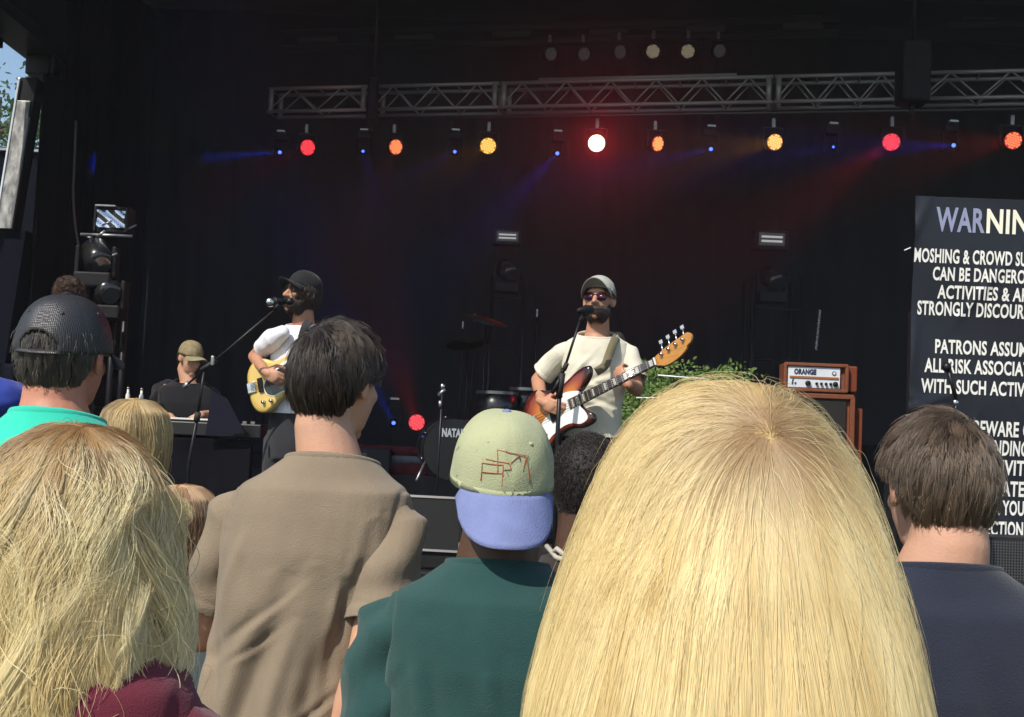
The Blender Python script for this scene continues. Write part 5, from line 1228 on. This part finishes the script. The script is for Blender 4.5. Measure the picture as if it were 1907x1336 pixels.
Mc, cr = cap(D.root, D.Mh, R(180)+R(3), R(-16), pale, lil, r=(.092,.108,.125), c=(0,-.004,-.012), blen=.072, bw=58, curv=.9, droop=1.0, btn=lil, dents=.0022, seed=4, power=.74)
# stitched orange line drawing on the cap panel facing the camera
def oncap(u, v, o_=.0045):   # u metres sideways, v metres up
    x = u; z = max(.001, v); th = math.acos(min(1, (z/.132)**(1/.92))); s_ = math.sin(th)**.74; rx, ry = .091*s_, .106*s_
    y = ry*math.sqrt(max(0, 1-(x/rx)**2)); n = Vector((x/rx**2, y/ry**2, z/.132**2*.6)).normalized(); return Mc @ (Vector((x, y, z))+n*o_)
m_st = mat('orange_thread', (.45,.16,.08), .8)
for poly in ([(-.046,.022),(-.045,.046),(-.012,.047),(-.012,.018)], [(-.040,.052),(-.002,.050),(.001,.042),(-.013,.040)], [(-.020,.036),(-.022,.066),(.026,.060),(.034,.024)], [(.026,.060),(.022,.044)], [(-.046,.034),(-.010,.036)], [(.0,.050),(.016,.062)]):
    pts = []
    for (a, b_) in zip(poly[:-1], poly[1:]):
        for k in range(8): pts.append(oncap(-(a[0]+(b_[0]-a[0])*k/8), (a[1]+(b_[1]-a[1])*k/8)*1.25-.004))
    pts.append(oncap(-poly[-1][0], poly[-1][1])); MB().tube(pts, .0008, 5).build('stitching', m_st, cr, True)
hair(D.root, hairmat('black_hair', (.012,.010,.009), (.02,.016,.014)), D.Mh, SK_C, skull(.001), (0,-.3,1), lambda P, u: scalp_mask(.01)(P, u) & (P[:,2] < .05), 3000, .010, 4, lift=.2, clumps=300, pull=.1, rad=.0005, shell=.001, shellm=M_dkshell, seed=33)
# man behind, very short black hair
H = at(1092, 905, 2.75)
E_ = Person('man with cropped black hair and a pale collar, between the backwards cap and the blonde', H, 0, hyaw=R(-6), tyaw=R(-4), skin=SK_D, voxel=.009, group=GA)
ae = [E_.arm_default(-1), E_.arm_default(1)]
E_.body(ae, [down_hand(-1), down_hand(1)], neckr=.062); E_.trousers(cloth('black_denim', (.015,.016,.022)))
E_.shirt(cloth('dark_brown_tee', (.035,.028,.024)), ae, voxel=.010, seed=6)
hair(E_.root, hairmat('black_hair2', (.012,.010,.009), (.03,.024,.02)), E_.Mh, SK_C, skull(.004), (0,-.4,1), scalp_mask(-.005), 16000, .004, 4, lift=.1, clumps=900, pull=.3, rad=.0006, shell=.002, shellm=M_dkshell, seed=35, grav=.1)
for k, (a0, a1) in enumerate((((-.075,-.02,-.055),(-.03,-.075,-.075)), ((-.085,-.01,-.035),(-.045,-.085,-.052)))):
    MB().tube([E_.T(a0[0], a0[1], .045+a0[2]+.02), E_.T(-.06,-.06,.03-.02*k), E_.T(a1[0], a1[1], .01)], .006, 8).build('collar_edge', mat('pale_collar', (.42,.40,.33), .7), E_.root, True)
# man at the right in navy
H = at(1744, 908, 1.85)
F = Person('man in a navy tee with short brown hair at the right edge', H, 0, hyaw=R(8), hpitch=R(-8), tyaw=R(-3), lean=(.02,.02), w=1.06, skin=SK_L, voxel=.006, group=GA, hs=.96, neck=.128)
af = [F.arm_default(-1), F.arm_default(1)]
F.body(af, [down_hand(-1), down_hand(1)], neckr=.060); F.trousers(cloth('blue_denim', (.03,.045,.08)))
F.shirt(cloth('navy_tee', (.022,.026,.042), bump=.4), af, sleeve=.8, fit=.01, voxel=.007, sr=.078, seed=27, wr=.0018, neckt=.16, folds=[((.02,-.12),(.10,-.34),.02,-.005),((-.08,-.15),(-.05,-.4),.02,.005)])
hm_f = hairmat('mid_brown_hair', (.026,.017,.011), (.15,.10,.062), rough=.32)
hair(F.root, hm_f, F.Mh, SK_C, skull(.004), (.35,-.55,.76), scalp_mask(-.006), 20000, .044, 9, off=(0,.006), lift=.15, grav=.45, clumps=420, pull=.48, rad=.00040, shell=.004, shellm=mat('brown_hair_base', (.03,.02,.013), .7), seed=37, lenvar=.3, fly=.05, away=1.2, nape=.055)
hair(F.root, hm_f, F.Mh, SK_C, skull(.0005), (0,-.3,1), lambda P, u: scalp_mask(-.016)(P, u) & (P[:,2] < .02), 5000, .012, 4, lift=.25, clumps=500, pull=.2, rad=.0003, seed=137, lenvar=.5, name='nape_hair')
# man in the black mesh cap
H = at(122, 664, 2.38)
G_ = Person('man in a turquoise tee and black mesh cap at the left edge', H, 0, hyaw=R(-8), hpitch=R(2), hroll=R(2), tyaw=R(-5), w=.80, skin=skinmat('ruddy_skin', (.46,.21,.14)), voxel=.006, group=GA, lean=(-.02,0), neck=.125)
ag = [G_.arm_default(-1), G_.arm_default(1)]
G_.body(ag, [down_hand(-1), down_hand(1)], neckr=.062); G_.trousers(cloth('blue_denim', (.03,.045,.08)))
G_.shirt(cloth('turquoise_tee', (.035,.52,.37), bump=.25), ag, fit=.01, voxel=.008, seed=29, wr=.002)
mm = bpy.data.materials.new('black_mesh_cloth'); mm.use_nodes = True; nt = mm.node_tree; n = nt.nodes; l = nt.links; b_ = n['Principled BSDF']
tc = n.new('ShaderNodeTexCoord'); vo = n.new('ShaderNodeTexVoronoi'); vo.inputs['Scale'].default_value = 300; vo.inputs['Randomness'].default_value = .15; l.new(tc.outputs['Object'], vo.inputs[0])
cr_ = n.new('ShaderNodeValToRGB'); cr_.color_ramp.elements[0].position = .28; cr_.color_ramp.elements[1].position = .40; cr_.color_ramp.elements[0].color = (.004,.004,.004,1); cr_.color_ramp.elements[1].color = (.035,.035,.037,1)
l.new(vo.outputs['Distance'], cr_.inputs[0]); l.new(cr_.outputs[0], b_.inputs['Base Color']); bp = n.new('ShaderNodeBump'); bp.inputs['Distance'].default_value = .002; bp.inputs['Strength'].default_value = .6
l.new(vo.outputs['Distance'], bp.inputs['Height']); l.new(bp.outputs[0], b_.inputs['Normal']); b_.inputs['Roughness'].default_value = .38
cap(G_.root, G_.Mh, 0, R(4), mm, blk_cap, r=(.086,.106,.112), c=(0,-.008,.010), opening=True, btn=blk_cap, blen=.07)
hair(G_.root, hairmat('greying_dark_hair', (.02,.015,.012), (.10,.085,.07)), G_.Mh, SK_C, skull(.003), (0,-.3,1), lambda P, u: scalp_mask(-.006)(P, u) & (P[:,2] < .055), 7000, .030, 7, off=(0,.004), lift=.12, clumps=250, pull=.5, rad=.0006, shell=.002, shellm=M_dkshell, seed=39, nape=.05)
# short blonde bob
H = at(250, 815, 3.3)
Hh = Person('blonde woman with a short streaked bob behind the long wavy hair', H, 0, tyaw=R(5), hyaw=R(-10), skin=SK_L, voxel=.010, group=GA, hs=.93)
ah_ = [Hh.arm_default(-1), Hh.arm_default(1)]
Hh.body(ah_, [down_hand(-1), down_hand(1)]); Hh.trousers(cloth('blue_denim', (.03,.045,.08))); Hh.shirt(cloth('pale_yellow_top', (.55,.50,.30)), ah_, voxel=.010, seed=7)
hm_h = hairmat('streaked_blonde_hair', (.20,.12,.045), (.68,.50,.22), rough=.35); M_blsh = mat('blonde_hair_base', (.30,.20,.09), .8)
hair(Hh.root, hm_h, Hh.Mh, (0,0,0), bellR([(.118,0),(.108,.05),(.075,.088),(.03,.100),(-.04,.103),(-.09,.098),(-.14,.085),(-.3,.07)], 1.14), (.1,-.25,.95), lambda P, u: (P[:,2] > -.01) & (P[:,1] < .05), 9000, .30, 18, off=(-.003,.006), grav=.5, clumps=110, pull=.45, rad=.0007, shell=-.004, shellm=M_blsh, seed=41, shellmask=lambda P, u: (P[:,2] > -.15) & ~((P[:,1] > .05) & (P[:,2] < .06)), toneclump=.85, fly=.02)
# person with reddish hair low between
H = at(340, 975, 3.0)
I_ = Person('person with reddish brown straight hair low behind the brown tee', H, 0, skin=SK_L, voxel=.010, tyaw=R(-10), group=GA, hs=.85)
ai = [I_.arm_default(-1,.0), I_.arm_default(1,.0)]
I_.body(ai, [down_hand(-1), down_hand(1)]); I_.trousers(cloth('black_denim', (.015,.016,.022))); I_.shirt(cloth('slate_top', (.10,.13,.14)), ai, voxel=.010, seed=9)
hair(I_.root, hairmat('reddish_hair', (.14,.065,.03), (.60,.38,.20), rough=.35), I_.Mh, (0,0,0), bellR([(.118,0),(.108,.05),(.075,.085),(.03,.095),(-.04,.095),(-.14,.088),(-.3,.08)], 1.14), (-.1,-.2,.97), lambda P, u: (P[:,2] > -.01) & (P[:,1] < .05), 7000, .26, 16, off=(-.003,.006), grav=.5, clumps=90, pull=.5, rad=.0007, shell=-.004, shellm=mat('reddish_base', (.10,.05,.025), .8), seed=43, shellmask=lambda P, u: (P[:,2] > -.15) & ~((P[:,1] > .05) & (P[:,2] < .06)), toneclump=.85)
# woman with long wavy blonde hair at the left
H = at(135, 1002, 1.36)
Bw = Person('woman with long wavy blonde hair and a maroon tee at the lower left', H, 0, skin=SK_L, voxel=.009, tyaw=R(0), hpitch=R(-4), group=GA, lean=(0,.03), w=.84, hs=.96, neck=.10)
ab = [Bw.arm_default(-1,.0), Bw.arm_default(1,.01)]
Bw.body(ab, [down_hand(-1), down_hand(1)]); Bw.trousers(cloth('black_denim', (.015,.016,.022))); Bw.shirt(cloth('maroon_tee', (.14,.022,.040)), ab, voxel=.009, seed=11, fit=.004, sr=.064)
hm_b = hairmat('wavy_blonde_hair', (.66,.48,.19), (.96,.88,.54), root=(.25,.12,.035), rough=.32); M_bsh = mat('wavy_blonde_base', (.50,.36,.17), .8)
hair(Bw.root, hm_b, Bw.Mh, (0,0,0), bellR([(.138,0),(.130,.040),(.104,.072),(.055,.094),(-.01,.104),(-.09,.111),(-.2,.118),(-.30,.118),(-.5,.110)], 1.18), (.1,-.25,.96), lambda P, u: (P[:,2] > .015) & (P[:,1] < .06), 38000, .74, 40, phs=2.2, tonelf=.3, off=(-.007,.009), frizz=.005, grav=.45, wave=(.032,40), clumps=95, pull=.80, clumpoff=.012, rad=.00042, shell=-.010, shellm=M_bsh, seed=45, dark=.8, fly=.03, shellmask=lambda P, u: (P[:,2] > -.38) & ~((P[:,1] > .05) & (P[:,2] < .06)), toneclump=.8, lenvar=.22, away=.5)
hair(Bw.root, hm_b, Bw.Mh, (0,0,0), bellR([(.138,0),(.130,.040),(.104,.072),(.055,.094),(-.01,.104),(-.09,.111),(-.2,.118),(-.30,.118),(-.5,.110)], 1.18), (.1,-.25,.96), lambda P, u: (P[:,2] > -.02) & (P[:,1] < .04), 9000, .56, 40, phs=2.8, off=(-.002,.013), grav=.40, frizz=.01, wave=(.024,38), clumps=60, pull=.80, rad=.00022, seed=145, fly=.10, toneclump=.8, lenvar=.5, away=.9, name='loose_locks', tipout=.02)
# woman with long straight blonde hair, nearest
H = at(1358, 968, 1.0)
Aw = Person('blonde woman nearest the camera with long straight hair and a crown parting', H, 0, skin=SK_L, voxel=.010, tyaw=R(0), hpitch=R(-2), group=GA, lean=(0,.04), w=.84, hs=.92)
aa = [Aw.arm_default(-1,.0), Aw.arm_default(1,.0)]
Aw.body(aa, [down_hand(-1), down_hand(1)]); Aw.trousers(cloth('blue_denim', (.03,.045,.08))); Aw.shirt(cloth('dark_top', (.03,.03,.035)), aa, voxel=.010, seed=13, fit=.0, sr=.06)
hm_a = hairmat('bright_blonde_hair', (.60,.41,.14), (.93,.81,.45), root=(.30,.18,.09), rough=.33); M_ash = mat('bright_blonde_base', (.52,.38,.17), .8)
hair(Aw.root, hm_a, Aw.Mh, (0,0,0), bellR([(0.127, 0.0), (0.12, 0.045), (0.1, 0.0745), (0.082, 0.090), (0.06, 0.104), (0.037, 0.116), (-0.009, 0.134), (-0.055, 0.150), (-0.1, 0.1637), (-0.165, 0.180), (-0.3, 0.1947), (-0.5, 0.2142)], 1.12), (.10,-.80,.58), lambda P, u: (P[:,2] > -.035) & (P[:,1] < .07), 52000, .62, 26, frizz=.012, off=(-.0035,.0025), clumpoff=.0022, grav=.55, wave=(.0022,26), clumps=300, pull=.25, tonelf=.62, rad=.00023, shell=-.004, shellm=M_ash, seed=47, dark=.42, fly=.0, shellmask=lambda P, u: (P[:,2] > -.45) & ~((P[:,1] > .05) & (P[:,2] < .05)), toneclump=.75, lenvar=.08, away=.5)
hair(Aw.root, hm_a, Aw.Mh, (0,0,0), bellR([(0.127, 0.0), (0.12, 0.045), (0.1, 0.0745), (0.082, 0.090), (0.06, 0.104), (0.037, 0.116), (-0.009, 0.134), (-0.055, 0.150), (-0.1, 0.1637), (-0.165, 0.180), (-0.3, 0.1948), (-0.5, 0.2142)], 1.12), (.10,-.80,.58), lambda P, u: (P[:,2] > -.035) & (P[:,1] < .07), 1500, .15, 14, off=(.0,.010), frizz=.07, grav=.16, clumps=900, pull=0, rad=.00014, seed=247, dark=.3, name='flyaway_hair', lenvar=.7, away=1.0)
# blue cloth at the far left
bc = at(-8, 745, 5.2); o = MB().ell(bc, (.16,.13,.09), None, 48, 32).build('blue_jacket', cloth('blue_nylon', (.03,.05,.28)), None, True)
co = get_co(o.data); co += get_no(o.data)*(.022*snoise(co, 24, 3, 4))[:,None]; set_co(o.data, co); tag(o, 'blue jacket bundled on a case at the far left', 'jacket')
o = MB().box((bc.x, bc.y+.1, (bc.z-.08)/2), (.6,.5,bc.z-.08)).build('flight_case', mat('navy_case2', (.02,.022,.03), .6), bevel=.02); tag(o, 'dark flight case under the blue jacket at the far left', 'case')
